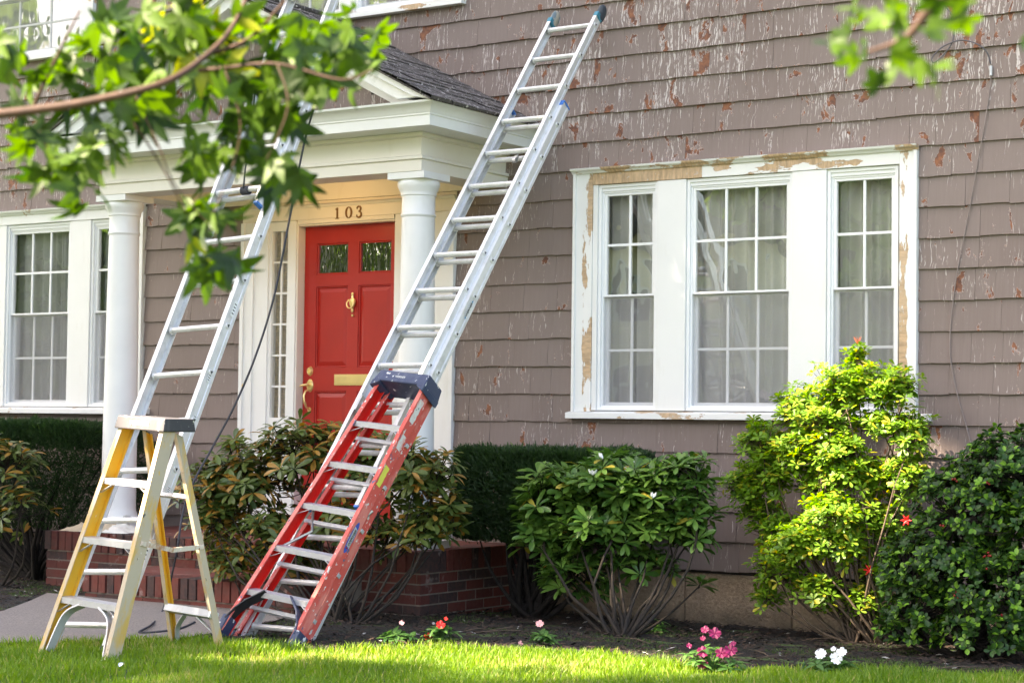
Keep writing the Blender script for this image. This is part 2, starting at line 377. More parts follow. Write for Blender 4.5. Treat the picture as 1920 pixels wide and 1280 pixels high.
def sweep(path, prof, mb, m=0):
    """sweep a profile of (outward, z) along an open plan path with mitred corners; outward is to the right of travel"""
    n = len(path); rows = []
    for i, p in enumerate(path):
        p = Vector(p)
        def nrm(a, b): d = (Vector(b)-Vector(a)).normalized(); return Vector((d.y, -d.x))
        if i == 0: o = nrm(path[0], path[1])
        elif i == n-1: o = nrm(path[-2], path[-1])
        else:
            a, b = nrm(path[i-1], path[i]), nrm(path[i], path[i+1]); o = (a+b)/(1+a.dot(b))
        rows.append([(p.x+o.x*w_, p.y+o.y*w_, z) for w_, z in prof])
    k = len(prof); vs = [v for r in rows for v in r]; fs = []
    for i in range(n-1):
        for j in range(k): fs.append((i*k+j, (i+1)*k+j, (i+1)*k+(j+1)%k, i*k+(j+1)%k))
    fs.append(tuple(range(k))); fs.append(tuple(range((n-1)*k, n*k))[::-1])
    mb.add(vs, fs, m)
# ================================================================== GROUND
def sheet(name, x0, x1, y0, y1, off, mat, step=.25, test=None, rough=0., kind='structure', disp=1):
    mb = MB(); nx = int((x1-x0)/step); ny = int((y1-y0)/step); idx = {}
    def vid(i, j):
        if (i, j) not in idx:
            x, y = x0+i*step, y0+j*step; idx[i, j] = len(mb.v)
            mb.v.append((x, y, gz(x, y)+off+(noise.noise(Vector((x*4, y*4, 0)))*rough if rough else 0)))
        return idx[i, j]
    for i in range(nx):
        for j in range(ny):
            if test and not test(x0+(i+.5)*step, y0+(j+.5)*step): continue
            mb.f.append([vid(i, j), vid(i+1, j), vid(i+1, j+1), vid(i, j+1)]); mb.m.append(0); mb.a.append(.5)
    return mb.obj(name, mat, None, kind, smooth=True)
def inpoly(x, y, poly):
    c = False; n = len(poly); j = n-1
    for i in range(n):
        xi, yi = poly[i]; xj, yj = poly[j]
        if (yi > y) != (yj > y) and x < (xj-xi)*(y-yi)/(yj-yi)+xi: c = not c
        j = i
    return c
mb = MB()
ys = [-300, -60, -20, -9, -3, 0, 8]; xs = [-300, -60, -20, -14, -3, 8, 60, 300]
gv = [(x, y, gz(x, y) if y > -20 else .12) for y in ys for x in xs]
mb.add(gv, [(j*8+i, j*8+i+1, (j+1)*8+i+1, (j+1)*8+i) for j in range(6) for i in range(7)])
mb.obj('ground', 'earth', kind='structure')
WALKL = [(-1.9, -10.0), (-2.5, -9.5), (-3.0, -9.1), (-3.4, -8.85), (-4.5, -8.7), (-9, -8.7)]
WALKR = [(-1.9, -7.75), (-2.5, -7.42), (-3.0, -7.2), (-3.6, -7.1), (-4.5, -7.72), (-9, -9.9+2.2)]
def lerp(tab, y):
    for (a, xa), (b, xb) in zip(tab, tab[1:]):
        if a >= y >= b: return xa+(xb-xa)*(a-y)/(a-b)
    return tab[0][1] if y > tab[0][0] else tab[-1][1]
mb = MB(); yy = [-1.9, -2.5, -3.0, -3.4, -3.6, -4.5, -9]
for k, y in enumerate(yy): mb.v += [(lerp(WALKL, y), y, gz(0, y)+.016), (lerp(WALKR, y), y, gz(0, y)+.016)]
for k in range(len(yy)-1): mb.f.append([2*k, 2*k+2, 2*k+3, 2*k+1]); mb.m.append(0); mb.a.append(.5)
mb.obj('path', 'walk', kind='structure')
E_ = [atg(430, 1203), atg(620, 1222), atg(800, 1219), atg(1000, 1220), atg(1150, 1230), atg(1250, 1248), atg(1400, 1256), atg(1600, 1258), atg(1900, 1268)]
EDGE = [(p.x, p.y) for p in E_]+[(-1, EE) for EE in (E_[-1].y+.3,)]
LAWN = [(-7.1, -3.6)]+EDGE+[(3, -1.2), (3, -9), (-7.7, -9), (-7.72, -4.5)]
def onpath(x, y): return y < -1.9 and lerp(WALKL, y) < x < lerp(WALKR, y)
def inbed(x, y): return not inpoly(x, y, LAWN) and not onpath(x, y) and not (x < -8.8 and y < -3.6) 
sheet('mulch_bed', -14, 2, -5, .2, .006, 'soil', .08, lambda x, y: inbed(x, y) or False, .02)

# grass
def grass(name, n, test, box, hmin, hmax, mat, amax=1.):
    mb = MB(); x0, x1, y0, y1 = box; c = 0
    while c < n:
        x, y = random.uniform(x0, x1), random.uniform(y0, y1)
        if not test(x, y): continue
        c += 1; h = random.uniform(hmin, hmax)*(.8+.5*noise.noise(Vector((x*3, y*3, 5)))); a = random.uniform(0, 2*pi); wd = random.uniform(.0018, .0035)
        l = h*random.uniform(.15, .7); b = random.uniform(0, 2*pi); z = gz(x, y)
        dx, dy = cos(a)*wd, sin(a)*wd; lx, ly = cos(b)*l, sin(b)*l
        v = min(1., max(0., random.random()*.75+.55*noise.noise(Vector((x*1.6, y*1.6, 9)))+.12)) if random.random() > .05 else 1.
        mb.add([(x-dx, y-dy, z), (x+dx, y+dy, z), (x+dx*.8+lx*.35, y+dy*.8+ly*.35, z+h*.6), (x-dx*.8+lx*.35, y-dy*.8+ly*.35, z+h*.6), (x+lx, y+ly, z+h)], [(0, 1, 2, 3), (3, 2, 4)], 0, v)
    o = mb.obj(name, mat, None, 'stuff'); return o
def seen(x, y):   # roughly the wedge of lawn the camera takes in, and a step to either side of it
    d = Vector((x, y, .1))-CAM; z = d.dot(_f)
    return z > 3 and abs(d.dot(_r)/z) < .36 and -d.dot(_u)/z < .24
tag(grass('grass', 95000, lambda x, y: inpoly(x, y, LAWN) and seen(x, y), (-8.2, -1, -6.6, -1), .03, .07, 'grass'),
    'bright green lawn grass along the foot of the picture', 'grass')
def nearedge(x, y):
    return inbed(x, y) and y < -.5 and noise.noise(Vector((x*1.3, y*1.3, 3))) > .08
tag(grass('moss', 22000, lambda x, y: nearedge(x, y) and seen(x, y), (-11.5, -2.5, -3.6, -.1), .008, .03, 'moss'), 'sparse moss and weeds over the mulch between the shrubs', 'moss')
mb = MB(); p_ = atg(226, 1266); lf = [(0, -.022), (.014, -.01), (.016, .004), (.006, .02), (0, .026), (-.008, .018), (-.016, .003), (-.013, -.012)]
mb.add([(a, b, .006*abs(a)/.01) for a, b in lf]+[(0, 0, 0)], [(i, (i+1)%8, 8) for i in range(8)], 0, .5); q_ = mb.obj('fallen_leaf', 'petal_w', loc=(p_.x, p_.y, p_.z+.05)); q_.scale = (.7, .7, .7); q_.rotation_euler = (.5, .2, .4)
tag(q_, 'small pale fallen leaf lying on the lawn near the bottom left', 'leaf')
mb = MB()
for i in range(16000):
    x, y = random.uniform(-12, -2.6), random.uniform(-3.6, -.05)
    if not inbed(x, y): continue
    l = random.uniform(.008, .03); a = random.uniform(0, pi); z = gz(x, y)+.012+random.random()*.016; w_ = l*random.uniform(.15, .5); tz = random.uniform(-.4, .4)*l
    dx, dy = cos(a)*l, sin(a)*l; ex, ey = -sin(a)*w_, cos(a)*w_
    mb.add([(x-dx, y-dy, z-tz), (x+ex, y+ey, z+.004), (x+dx, y+dy, z+tz), (x-ex, y-ey, z)], [(0, 1, 2, 3)], 0, random.random())
tag(mb.obj('mulch_litter', 'chip', None, 'stuff'), 'dark bark chips and pale paint flakes littering the planting bed', 'mulch')
mb = MB()
for k in range(40):
    p = (random.uniform(-9.5, -3.2), random.uniform(-2.4, -.3))
    if not inbed(*p): continue
    a = random.uniform(0, pi); L = random.uniform(.05, .22); z = gz(*p)+.022; x, y = p
    mb.tube([(x-L*cos(a), y-L*sin(a), z), (x-.2*L*cos(a)+.02, y-.3*L*sin(a), z+.012), (x+.4*L*cos(a), y+.35*L*sin(a)+.02, z+.006), (x+L*cos(a), y+L*sin(a), z)], [.003, .004, .003, .0015], 5)
tag(mb.obj('fallen_twigs', 'twigl', None, 'stuff', smooth=True), 'dry fallen twigs scattered over the mulch', 'twigs')
# ================================================================== HOUSE
house = empty('house', (-8, 0, 0))
tag(house, 'mauve brown shingle house with peeling paint, white portico and red door', 'house')
def hp(o): # keep world coordinates while parented to the house empty
    o.location = (o.location[0]+8, o.location[1], o.location[2]); return o
WR, WL = (-6.855, 1.36), (-13.475, 1.36)
OPEN = [(-6.855, -4.34, 1.36, 3.09), (-13.475, -10.96, 1.36, 3.09), (-9.905, -7.865, .3, 3.0), (-9.9, -7.9, 4.37, 5.6), (-13.2, -11.59, 4.385, 5.6)]
XL, XR, ZT = -14.2, -1.8, 7.9
# sheathing with real openings
xs = sorted({XL, XR}|{a for o in OPEN for a in o[:2]}); zs = sorted({.34, ZT}|{a for o in OPEN for a in o[2:] if a > .34})
mb = MB()
for i in range(len(xs)-1):
    for j in range(len(zs)-1):
        cx, cz = (xs[i]+xs[i+1])/2, (zs[j]+zs[j+1])/2
        if any(o[0] < cx < o[1] and o[2] < cz < o[3] for o in OPEN): continue
        mb.box(xs[i], xs[i+1], .014, .10, zs[j], zs[j+1])
hp(mb.obj('wall_sheathing', 'under', house))
EX = .1944; Z0 = 1.3328
def clip(x0, x1, z0, z1):
    """the visible pieces (x0, x1, z0, z1) of a shingle once the openings are cut out"""
    ps = [(x0, x1, z0, z1)]; hi = z0+EX
    for a, b, c, d in OPEN:
        if z0 >= d-.015 or hi <= c+.015: continue
        ns = []
        for s0, s1, za, zb in ps:
            if s1 <= a or s0 >= b: ns.append((s0, s1, za, zb)); continue
            if s0 < a: ns.append((s0, a, za, zb))
            if s1 > b: ns.append((b, s1, za, zb))
            m0, m1 = max(s0, a), min(s1, b)
            if za < c-.012: ns.append((m0, m1, za, c))
            if hi > d+.012: ns.append((m0, m1, d, zb))
        ps = ns
    return [s for s in ps if s[1]-s[0] > .02]
shs = []
for k in range(-5, 34):
    z = Z0+EX*k; x = XL+random.uniform(0, .2)
    segs0 = []
    while x < XR:
        w_ = random.choice([.13, .17, .2, .24, .28, .34, .2, .26]); segs0.append((x, min(XR, x+w_))); x += w_
    for s0, s1 in segs0:
        zt = z+EX+.02; zb = z+random.uniform(-.0035, .0035)
        for a, b, z0, z1 in clip(s0, s1, zb, zt): shs.append((a+.0007, b-.0007, z0, z1))
def shingle_verts(a, b, z0, z1, wav, yb=-.023):
    n = 3; vs = []
    hx = (b-a)/2
    for i in range(n+1):
        x = -hx+2*hx*i/n; dz = wav[i]
        vs += [(x, yb, z0+dz), (x, -.004, z1), (x, yb+.019, z0+dz)]
    fs = []
    for i in range(n):
        o = i*3; fs += [(o, o+3, o+4, o+1), (o+2, o+5, o+3, o)]
    fs += [(0, 1, 2), (n*3, n*3+2, n*3+1)]
    return vs, fs
def pxof(P):
    d = Vector(P)-CAM; z = d.dot(_f); return 960+F*d.dot(_r)/z, 640-F*d.dot(_u)/z
ranked = []
for s in shs:
    x, y = pxof(((s[0]+s[1])/2, 0, (s[2]+s[3])/2)); vis = -60 < x < 1980 and -40 < y < 1130
    hidden = (x < 740 and y > 130 and x > 0 and y < 400) or (x < 500 and y < 300)
    sz = (s[1]-s[0])*(s[3]-s[2])*(1+(x-960)/4500)
    ranked.append((-(sz if vis and not hidden else sz*.001), s))
ranked.sort(key=lambda r: r[0]); mb = MB()
for i, (sc, s) in enumerate(ranked):
    a, b, z0, z1 = s; wav = [random.uniform(-.003, .003) for _ in range(4)]; v = random.random()*(.4 if random.random() < .8 else 1)
    yb = -.0235+random.uniform(-.003, .002)
    if i < 300:
        q = MB(); vs, fs = shingle_verts(a, b, 0, z1-z0, wav, yb); q.add(vs, fs, 0, v)
        hp(q.obj('shingle', 'siding', house, loc=((a+b)/2, 0, z0)))
    else:
        vs, fs = shingle_verts(a, b, z0, z1, wav, yb); mb.add([(p[0]+(a+b)/2, p[1], p[2]) for p in vs], fs, 0, v)
hp(mb.obj('siding_shingles', 'siding', house, 'stuff'))
# foundation: parged blocks
mb = MB(); x = XL
while x < XR:
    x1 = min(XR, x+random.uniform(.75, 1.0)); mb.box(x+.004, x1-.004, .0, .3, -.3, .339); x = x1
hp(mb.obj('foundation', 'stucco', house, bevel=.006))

def trim_profile_box(mb, x0, x1, z0, z1, m=0): mb.box(x0, x1, -.034, .02, z0, z1, m)
def window(x0, z0, ztop, units, label, peel=True, full=True, wtot=2.515):
    """casing, sill and the double-hung units of one window opening"""
    W_ = empty('window', (x0+8, 0, z0), house); tag(W_, label)
    H = ztop-z0; cw = .15
    def o(mb, name, mat, bevel=.002, **k): return mb.obj(name, mat, W_, bevel=bevel, **k)
    h0 = H-.115
    mb = MB(); mb.box(0, cw, -.036, .03, .045, H-.035); o(mb, 'side_casing', 'trim_left' if peel else 'trim_some')
    mb = MB(); mb.box(wtot-cw+.03, wtot, -.036, .03, .045, H-.035); o(mb, 'side_casing', 'trim_right' if peel else 'trim_some')
    if peel:
        mb = MB(); mb.box(cw, 1.0, -.0345, .03, h0, H-.035); o(mb, 'head_casing', 'trim_peel2')
        mb = MB(); mb.box(1.0, wtot-cw+.03, -.0345, .03, h0, H-.035); o(mb, 'head_casing', 'trim_peel')
    else:
        mb = MB(); mb.box(cw, wtot-cw+.03, -.0345, .03, h0, H-.035); o(mb, 'head_casing', 'trim_some')
    mb = MB(); mb.prism([(0, 0), (-.02, .0), (-.03, .012), (-.05, .022), (-.055, .035), (0, .035)], (-.008, -.03, H-.036), (wtot+.008, -.03, H-.036), (0, 1, 0), (0, 0, 1)); o(mb, 'head_moulding', 'trim_peel' if peel else 'trim_some', .001, fixn=True)
    for sx in (0, wtot-.022):
        mb = MB(); mb.box(sx, sx+.022, -.052, -.036, .045, H-.036); o(mb, 'edge_bead', 'trim')
    mb = MB(); mb.prism([(.02, 0), (-.075, -.004), (-.075, .036), (.02, .052)], (-.03, 0, 0), (wtot+.09, 0, 0), (0, 1, 0), (0, 0, 1)); o(mb, 'sill', 'trim_peel' if peel else 'trim_some', fixn=True)
    # board between and around the units
    prev = cw
    for k, (u0, u1, nc) in enumerate(units):
        if u0-prev > .03:
            mb = MB(); mb.box(prev+.002, u0-.002, -.028, .03, .053, h0-.002); o(mb, 'mullion', 'trim')
        prev = u1
    if wtot-cw+.03-prev > .03:
        mb = MB(); mb.box(prev+.002, wtot-cw+.028, -.024, .03, .053, h0-.002); o(mb, 'mullion', 'trim')
    for k, (u0, u1, nc) in enumerate(units):
        zb, zt = .054, h0-.003; g0, g1 = u0+.046, u1-.046
        gb, gm, gt = .118, .835, h0-.08
        if not full: gm = (gb+gt)/2
        mb = MB(); mb.frame(u0, u1, zb, zt, .022, -.014, .07); mb.box(u0+.022, u1-.022, -.004, .07, zt-.047, zt-.022); mb.frame(u0+.022, u1-.022, zb+.022, zt-.047, .012, .004, .07)
        o(mb, 'window_frame', 'vinyl', .0015)
        mb = MB(); mb.frame(u0+.034, u1-.034, gm-.004, gt+.02, .02, .010, .04, wb=.02); o(mb, 'upper_sash', 'vinyl', .0015)
        mb = MB(); mb.frame(u0+.034, u1-.034, zb+.034, gm+.012, .022, .045, .075); o(mb, 'lower_sash', 'vinyl', .0015)
        q0, q1 = u0+.054, u1-.054
        for (za, zc, yg, nr) in ((gm+.016, gt, .026, 2), (zb+.056, gm-.01, .060, 2)):
            mb = MB()
            for c in range(1, nc): x = q0+(q1-q0)*c/nc; mb.box(x-.009, x+.009, yg-.008, yg+.008, za, zc)
            for r in range(1, nr): z = za+(zc-za)*r/nr; mb.box(q0, q1, yg-.0075, yg+.0075, z-.009, z+.009)
            o(mb, 'muntin', 'vinyl', .002)
            for c in range(nc):
                for r in range(nr):
                    a, b = q0+(q1-q0)*c/nc, q0+(q1-q0)*(c+1)/nc; e, f = za+(zc-za)*r/nr, za+(zc-za)*(r+1)/nr
                    mb = MB(); mb.add([(a, 0, e), (b, 0, e), (b, 0, f), (a, 0, f)], [(0, 1, 2, 3)]); mb.obj('pane', 'glass', W_, loc=(0, yg, 0))
        mb = MB(); mb.add([(u0+.03, 0, zb+.03), (u1-.03, 0, zb+.03), (u1-.03, 0, gm-.002), (u0+.03, 0, gm-.002)], [(0, 1, 2, 3)]); mb.obj('insect_screen', 'screen', W_, loc=(0, .018, 0))
        mb = MB(); mb.frame(u0+.024, u1-.024, zb+.024, gm+.002, .0055, .010, .022); o(mb, 'screen_frame', 'steel', .0)
    # curtains and the dark room behind
    mb = MB(); n = 300; z1 = H-.05
    for i in range(n+1):
        x = cw*.4+(wtot-cw*.8)*i/n; ph = x*75+2.5*sin(x*9)+1.3*sin(x*23)
        y = .145+.028*sin(ph)+.018*sin(ph*.37+1)
        mb.v += [(x, y+.01, .05), (x, y, z1)]
    for i in range(n):
        if 40 < i%150 < (46 if full else 42): continue
        mb.f.append([2*i, 2*i+2, 2*i+3, 2*i+1]); mb.m.append(0); mb.a.append(.5)
    mb.obj('curtain', 'curtain', W_, smooth=True)
    mb = MB(); mb.box(-.1, wtot+.1, 1.6, 1.65, -.3, H+.3); mb.box(-.15, -.1, .101, 1.65, -.3, H+.3); mb.box(wtot+.1, wtot+.15, .101, 1.65, -.3, H+.3)
    mb.box(-.1, wtot+.1, .101, 1.6, H+.25, H+.3); mb.box(-.1, wtot+.1, .101, 1.6, -.3, -.25); mb.obj('room_interior', 'room', W_)
    return W_
U3 = [(.19, .655, 2), (.88, 1.655, 3), (1.898, 2.38, 2)]
window(-6.855, 1.36, 3.09, U3, 'wide triple window with peeling bare-wood casing behind the azalea')
window(-13.475, 1.36, 3.09, U3, 'triple window with chipped white casing at the left edge', peel=False)
window(-13.2, 4.385, 5.6, [(.17, 1.44, 3)], 'upper floor window at the top left', peel=False, full=False, wtot=1.61)
window(-9.9, 4.37, 5.6, [(.2, .93, 2), (1.07, 1.8, 2)], 'upper floor window whose sill shows above the portico', peel=True, full=False, wtot=2.0)

# ---- door surround
DX = -8.885
def P_(name, mb, mat, **k): return hp(mb.obj(name, mat, house, **k))
sur = empty('door_surround', (DX+8, 0, 0), house)
def sp(name, mb, mat, bevel=.002, **k): return mb.obj(name, mat, sur, bevel=bevel, **k)
mb = MB(); mb.box(-1.02, 1.02, -.030, .05, 2.86, 2.97); mb.box(-.461, .461, -.030, .05, 2.826, 2.859); mb.box(-1.02, 1.02, -.02, .05, 2.97, 3.0); sp('door_header', mb, 'cream')
mb = MB(); mb.box(-1.26, 1.22, -.034, -.0245, 3.001, 3.139); sp('frieze_board', mb, 'cream')
mb = MB(); mb.prism([(0, 0), (-.012, .0), (-.02, .015), (-.04, .022), (0, .022)], (-1.02, -.03, 2.95), (1.02, -.03, 2.95), (0, 1, 0), (0, 0, 1)); sp('header_moulding', mb, 'cream', .0, fixn=True)
for s in (-1, 1):
    mb = MB(); a, b = sorted((s*1.02, s*.90)); mb.box(a, b, -.036, .05, .47, 2.858); mb.box(min(s*1.02, s*.985), max(s*1.02, s*.985), -.05, -.036, .47, 2.858); sp('outer_casing', mb, 'trim')
    a, b = sorted((s*.90, s*.76)); mb = MB(); mb.box(a, b, -.022, .05, .47, 2.858); sp('pilaster_board', mb, 'trim')
    c0, c1 = sorted((s*.76, s*.545))
    SL = empty('sidelight', (0, 0, 0), sur)
    mb = MB(); mb.box(c0, c0+.03, -.008, .05, .47, 2.858); mb.box(c1-.03, c1, -.008, .05, .47, 2.858); mb.box(c0+.03, c1-.03, -.008, .05, 2.785, 2.858); mb.box(c0+.03, c1-.03, -.008, .05, .47, 1.34)
    mb.box(c0+.055, c1-.055, -.016, -.008, .60, 1.24)
    g0, g1, zb, zt = c0+.03, c1-.03, 1.34, 2.785; cm = (g0+g1)/2
    mb.box(cm-.008, cm+.008, .012, .03, zb, zt)
    for r in range(1, 6): z = zb+(zt-zb)*r/6; mb.box(g0, cm-.008, .013, .029, z-.008, z+.008); mb.box(cm+.008, g1, .013, .029, z-.008, z+.008)
    ob = mb.obj('sidelight_frame', 'trim', sur, bevel=.0015)
    bpy.data.objects.remove(SL)
    for r in range(6):
        for a, b in ((g0, cm-.008), (cm+.008, g1)):
            q = MB(); q.add([(a, 0, zb+(zt-zb)*r/6), (b, 0, zb+(zt-zb)*r/6), (b, 0, zb+(zt-zb)*(r+1)/6), (a, 0, zb+(zt-zb)*(r+1)/6)], [(0, 1, 2, 3)]); q.obj('sidelight_pane', 'glass', sur, loc=(0, .022, 0))
    q = MB(); z = zb
    while z < zt: q.box(g0-.01, g1+.01, .06, .066, z+.001, z+.020); z += .022
    q.obj('woven_blind', plain('bamboo_blind', (.50, .42, .20), .8, var=.5, nscale=30), sur)
    a, b = sorted((s*.545, s*.475)); mb = MB(); mb.box(a, b, -.03, .05, .47, 2.858); sp('inner_casing', mb, 'trim')
    a, b = sorted((s*.475, s*.462)); mb = MB(); mb.box(a, b, -.018, .09, .47, 2.858); sp('door_jamb', mb, 'cream')
mb = MB(); mb.box(-.461, .461, -.018, .09, 2.812, 2.825); sp('door_jamb', mb, 'cream')
mb = MB(); mb.box(-1.0, 1.0, .50, .52, .4, 3.0); mb.box(-1.0, 1.0, .102, .5, 3.0, 3.02); mb.box(-.56, -.50, .102, .5, .4, 3.0); mb.box(.50, .56, .102, .5, .4, 3.0); sp('hall_interior', mb, 'room')
mb = MB(); mb.box(-.55, .55, -.04, .1, .47, .60); sp('door_threshold', mb, 'brick')
# numerals
nums = []
def numeral(ch):
    mb = MB()
    def stroke(pts, wd): # ribbon with varying width
        vs = []; n = len(pts)
        for i, (x, z) in enumerate(pts):
            a = pts[max(0, i-1)]; b = pts[min(n-1, i+1)]; dx, dz = b[0]-a[0], b[1]-a[1]; L = max(1e-6, math.hypot(dx, dz)); nx, nz = -dz/L, dx/L; w_ = wd(i/(n-1))
            for yv in (-.006, 0): vs += [(x+nx*w_, yv, z+nz*w_), (x-nx*w_, yv, z-nz*w_)]
        fs = []
        for i in range(n-1): o = 4*i; fs += [(o, o+4, o+5, o+1), (o, o+2, o+6, o+4), (o+1, o+5, o+7, o+3)]
        fs += [(0, 1, 3, 2), (4*n-4, 4*n-2, 4*n-1, 4*n-3)]
        mb.add(vs, fs)
    if ch == '1':
        mb.box(-.0065, .0065, -.006, 0, .004, .084); mb.box(-.017, .017, -.0055, 0, -.001, .005); stroke([(-.016, .070), (-.008, .074), (-.002, .082)], lambda t: .003)
    if ch == '0':
        stroke([(.0235*sin(t*2*pi/24), .042+.041*cos(t*2*pi/24)) for t in range(25)], lambda t: .0028+.0045*abs(sin(t*2*pi)))
    if ch == '3':
        stroke([(-.020, .070), (-.014, .079), (-.004, .084), (.008, .081), (.014, .070), (.012, .057), (.002, .047), (-.004, .045)], lambda t: .0035+.003*sin(pi*t))
        stroke([(-.004, .046), (.008, .043), (.018, .032), (.018, .015), (.008, .003), (-.004, .0), (-.016, .005), (-.022, .016)], lambda t: .003+.0045*sin(pi*t))
        mb.ball((-.018, -.003, .068), .0055, 6); mb.ball((-.019, -.003, .017), .0055, 6)
    return mb
NX = at(632, 405, 1, -.035).x, at(653.5, 402, 1, -.035).x, at(673, 400, 1, -.035).x; NZ = at(653, 413, 1, -.035).z-.005
HN = empty('house_number', (NX[1]+8, -.031, NZ+.022), house)
for ch, x in zip('103', NX):
    numeral(ch).obj('digit', 'bronze', HN, loc=(x-NX[1], 0, 0), fixn=True, bevel=.001).scale = (1.08, 1, 1)
# ---- door
D = empty('front_door', (-8.866+8, .08, .6), house)
hw, dh = .476, 2.224
def dz(z): return z-.6
cols = [(-.345, -.045), (.058, .375)]
rows = [(1.535, .72), (2.35, 1.725), (2.68, 2.44)]   # top, bottom of openings
mb = MB()
rr = [(dz(.76), dz(1.545)), (dz(1.727), dz(2.347)), (dz(2.440), dz(2.678))]
cc = [(-.36, -.050), (.050, .36)]
xs_ = [-hw, -.36, -.05, .05, .36, hw]; zs_ = [0.]+[q for r in rr for q in r]+[dh]
for i in range(5):
    for j in range(7):
        if i in (1, 3) and j in (1, 3, 5): continue
        mb.box(xs_[i], xs_[i+1], -.02, .02, zs_[j], zs_[j+1])
bm_ = mb.mesh('d', ['door']); bm = bmesh.new(); bm.from_mesh(bm_); bmesh.ops.remove_doubles(bm, verts=bm.verts, dist=1e-5)
# drop the faces two neighbouring boxes share
seenf = {}
for f in list(bm.faces):
    key = tuple(sorted(v.index for v in f.verts)); seenf.setdefault(key, []).append(f)
bmesh.ops.delete(bm, geom=[f for fs in seenf.values() if len(fs) > 1 for f in fs], context='FACES_ONLY'); bm.to_mesh(bm_); bm.free()
o = link('door_frame', bm_, D); b = o.modifiers.new('bevel', 'BEVEL'); b.width = .002; b.segments = 2; b.limit_method = 'ANGLE'
for j, (a, b) in enumerate(rr):
    for c0, c1 in cc:
        q = MB(); q.frame(c0, c1, a, b, .012, -.014, .01); q.obj('panel_moulding', 'door', D, bevel=.004)
        if j < 2:
            q = MB(); i_ = .045
            q.add([(c0+.012, -.004, a+.012), (c1-.012, -.004, a+.012), (c1-.012, -.004, b-.012), (c0+.012, -.004, b-.012), (c0+i_, -.013, a+i_), (c1-i_, -.013, a+i_), (c1-i_, -.013, b-i_), (c0+i_, -.013, b-i_)],
                  [(0, 1, 5, 4), (1, 2, 6, 5), (2, 3, 7, 6), (3, 0, 4, 7), (4, 5, 6, 7)]); q.obj('door_panel', 'door', D)
        else:
            q = MB(); q.add([(c0+.012, 0, a+.012), (c1-.012, 0, a+.012), (c1-.012, 0, b-.012), (c0+.012, 0, b-.012)], [(0, 1, 2, 3)]); q.obj('door_pane', 'glass_old', D)
            q = MB(); q.box(c0, c1, .02, .024, a, b); q.obj('pane_backing', 'dark', D)
def brass(name, mb, **k): o = mb.obj(name, 'brass', D, **k); smooth_angle(o, 50); return o
mb = MB(); pr = [(.001, .06), (.010, .055), (.012, .045), (.006, .038), (.011, .030), (.008, .018), (.024, .008), (.030, -.004), (.026, -.03), (.014, -.055), (.006, -.062), (.010, -.07), (.012, -.078), (.007, -.088), (.001, -.095)]
mb.lathe(pr, 16); mb.v = [(x, y*.45-.02, z) for x, y, z in mb.v]
mb.tube([(-.026, -.03, .004), (-.034, -.045, -.02), (-.028, -.05, -.045), (-.012, -.05, -.062), (.012, -.05, -.062), (.028, -.05, -.045), (.034, -.045, -.02), (.026, -.03, .004)], .0055, 8)
brass('knocker', mb, loc=(.005, -.015, dz(2.235)))
mb = MB(); mb.tube([(0, -.035, 0), (0, -.02, 0)], .009, 14); brass('peephole', mb, loc=(.005, 0, dz(2.12)))
mb = MB(); mb.box(-.165, .165, -.027, -.02, -.042, .042); mb.box(-.15, .15, -.033, -.027, -.028, .028); brass('mail_slot', mb, bevel=.002, loc=(.0, 0, dz(1.632)))
mb = MB(); mb.tube([(0, -.038, 0), (0, -.02, 0)], [.020, .028], 18); mb.box(-.003, .003, -.05, -.038, -.012, .012)
mb.v = [(x, y, z*1.35) for x, y, z in mb.v]; brass('deadbolt', mb, loc=(-.405, 0, dz(1.70)))
mb = MB(); mb.tube([(0, -.03, 0), (0, -.02, 0)], [.026, .032], 18); mb.v = [(x, y, z*1.6) for x, y, z in mb.v]
mb.tube([(0, -.03, .005), (0, -.06, .006), (-.02, -.075, 0), (-.055, -.075, -.004)], [.009, .010, .010, .006], 8)
mb.tube([(-.004, -.03, -.035), (-.012, -.06, -.045), (-.014, -.075, -.08), (-.010, -.075, -.12), (-.002, -.06, -.165), (0, -.025, -.185)], [.008, .009, .008, .010, .009, .008], 8)
mb.tube([(0, -.028, -.185), (0, -.02, -.185)], .018, 14); brass('door_handle', mb, loc=(-.405, 0, dz(1.59)))
mb = MB(); mb.tube([(0, -.03, 0), (0, -.02, 0)], .018, 14, m=0); mb.tube([(0, -.038, 0), (0, -.03, 0)], .008, 10)
q = mb.obj('doorbell', 'brass', sur); q.location = (-9.853-DX-.02, -.01, 1.585)
# ---- portico
PL, PR, PF = -10.42, -7.44, -1.05
path = [(PL, -.001), (PL, PF), (PR, PF), (PR, -.001)]
def flip(path): return path
ent = empty('portico', (DX+8, 0, 0), house)
def pp(name, mb, mat, **k):
    o = mb.obj(name, mat, ent, **k); o.location = (o.location[0]-DX, o.location[1], o.location[2]); return o
mb = MB(); prof = [(.012, 3.0), (.012, 3.076), (.03, 3.080), (.03, 3.098), (.016, 3.104), (.0, 3.104), (.0, 3.225), (.03, 3.235), (.03, 3.258), (-.24, 3.258), (-.24, 3.0)]
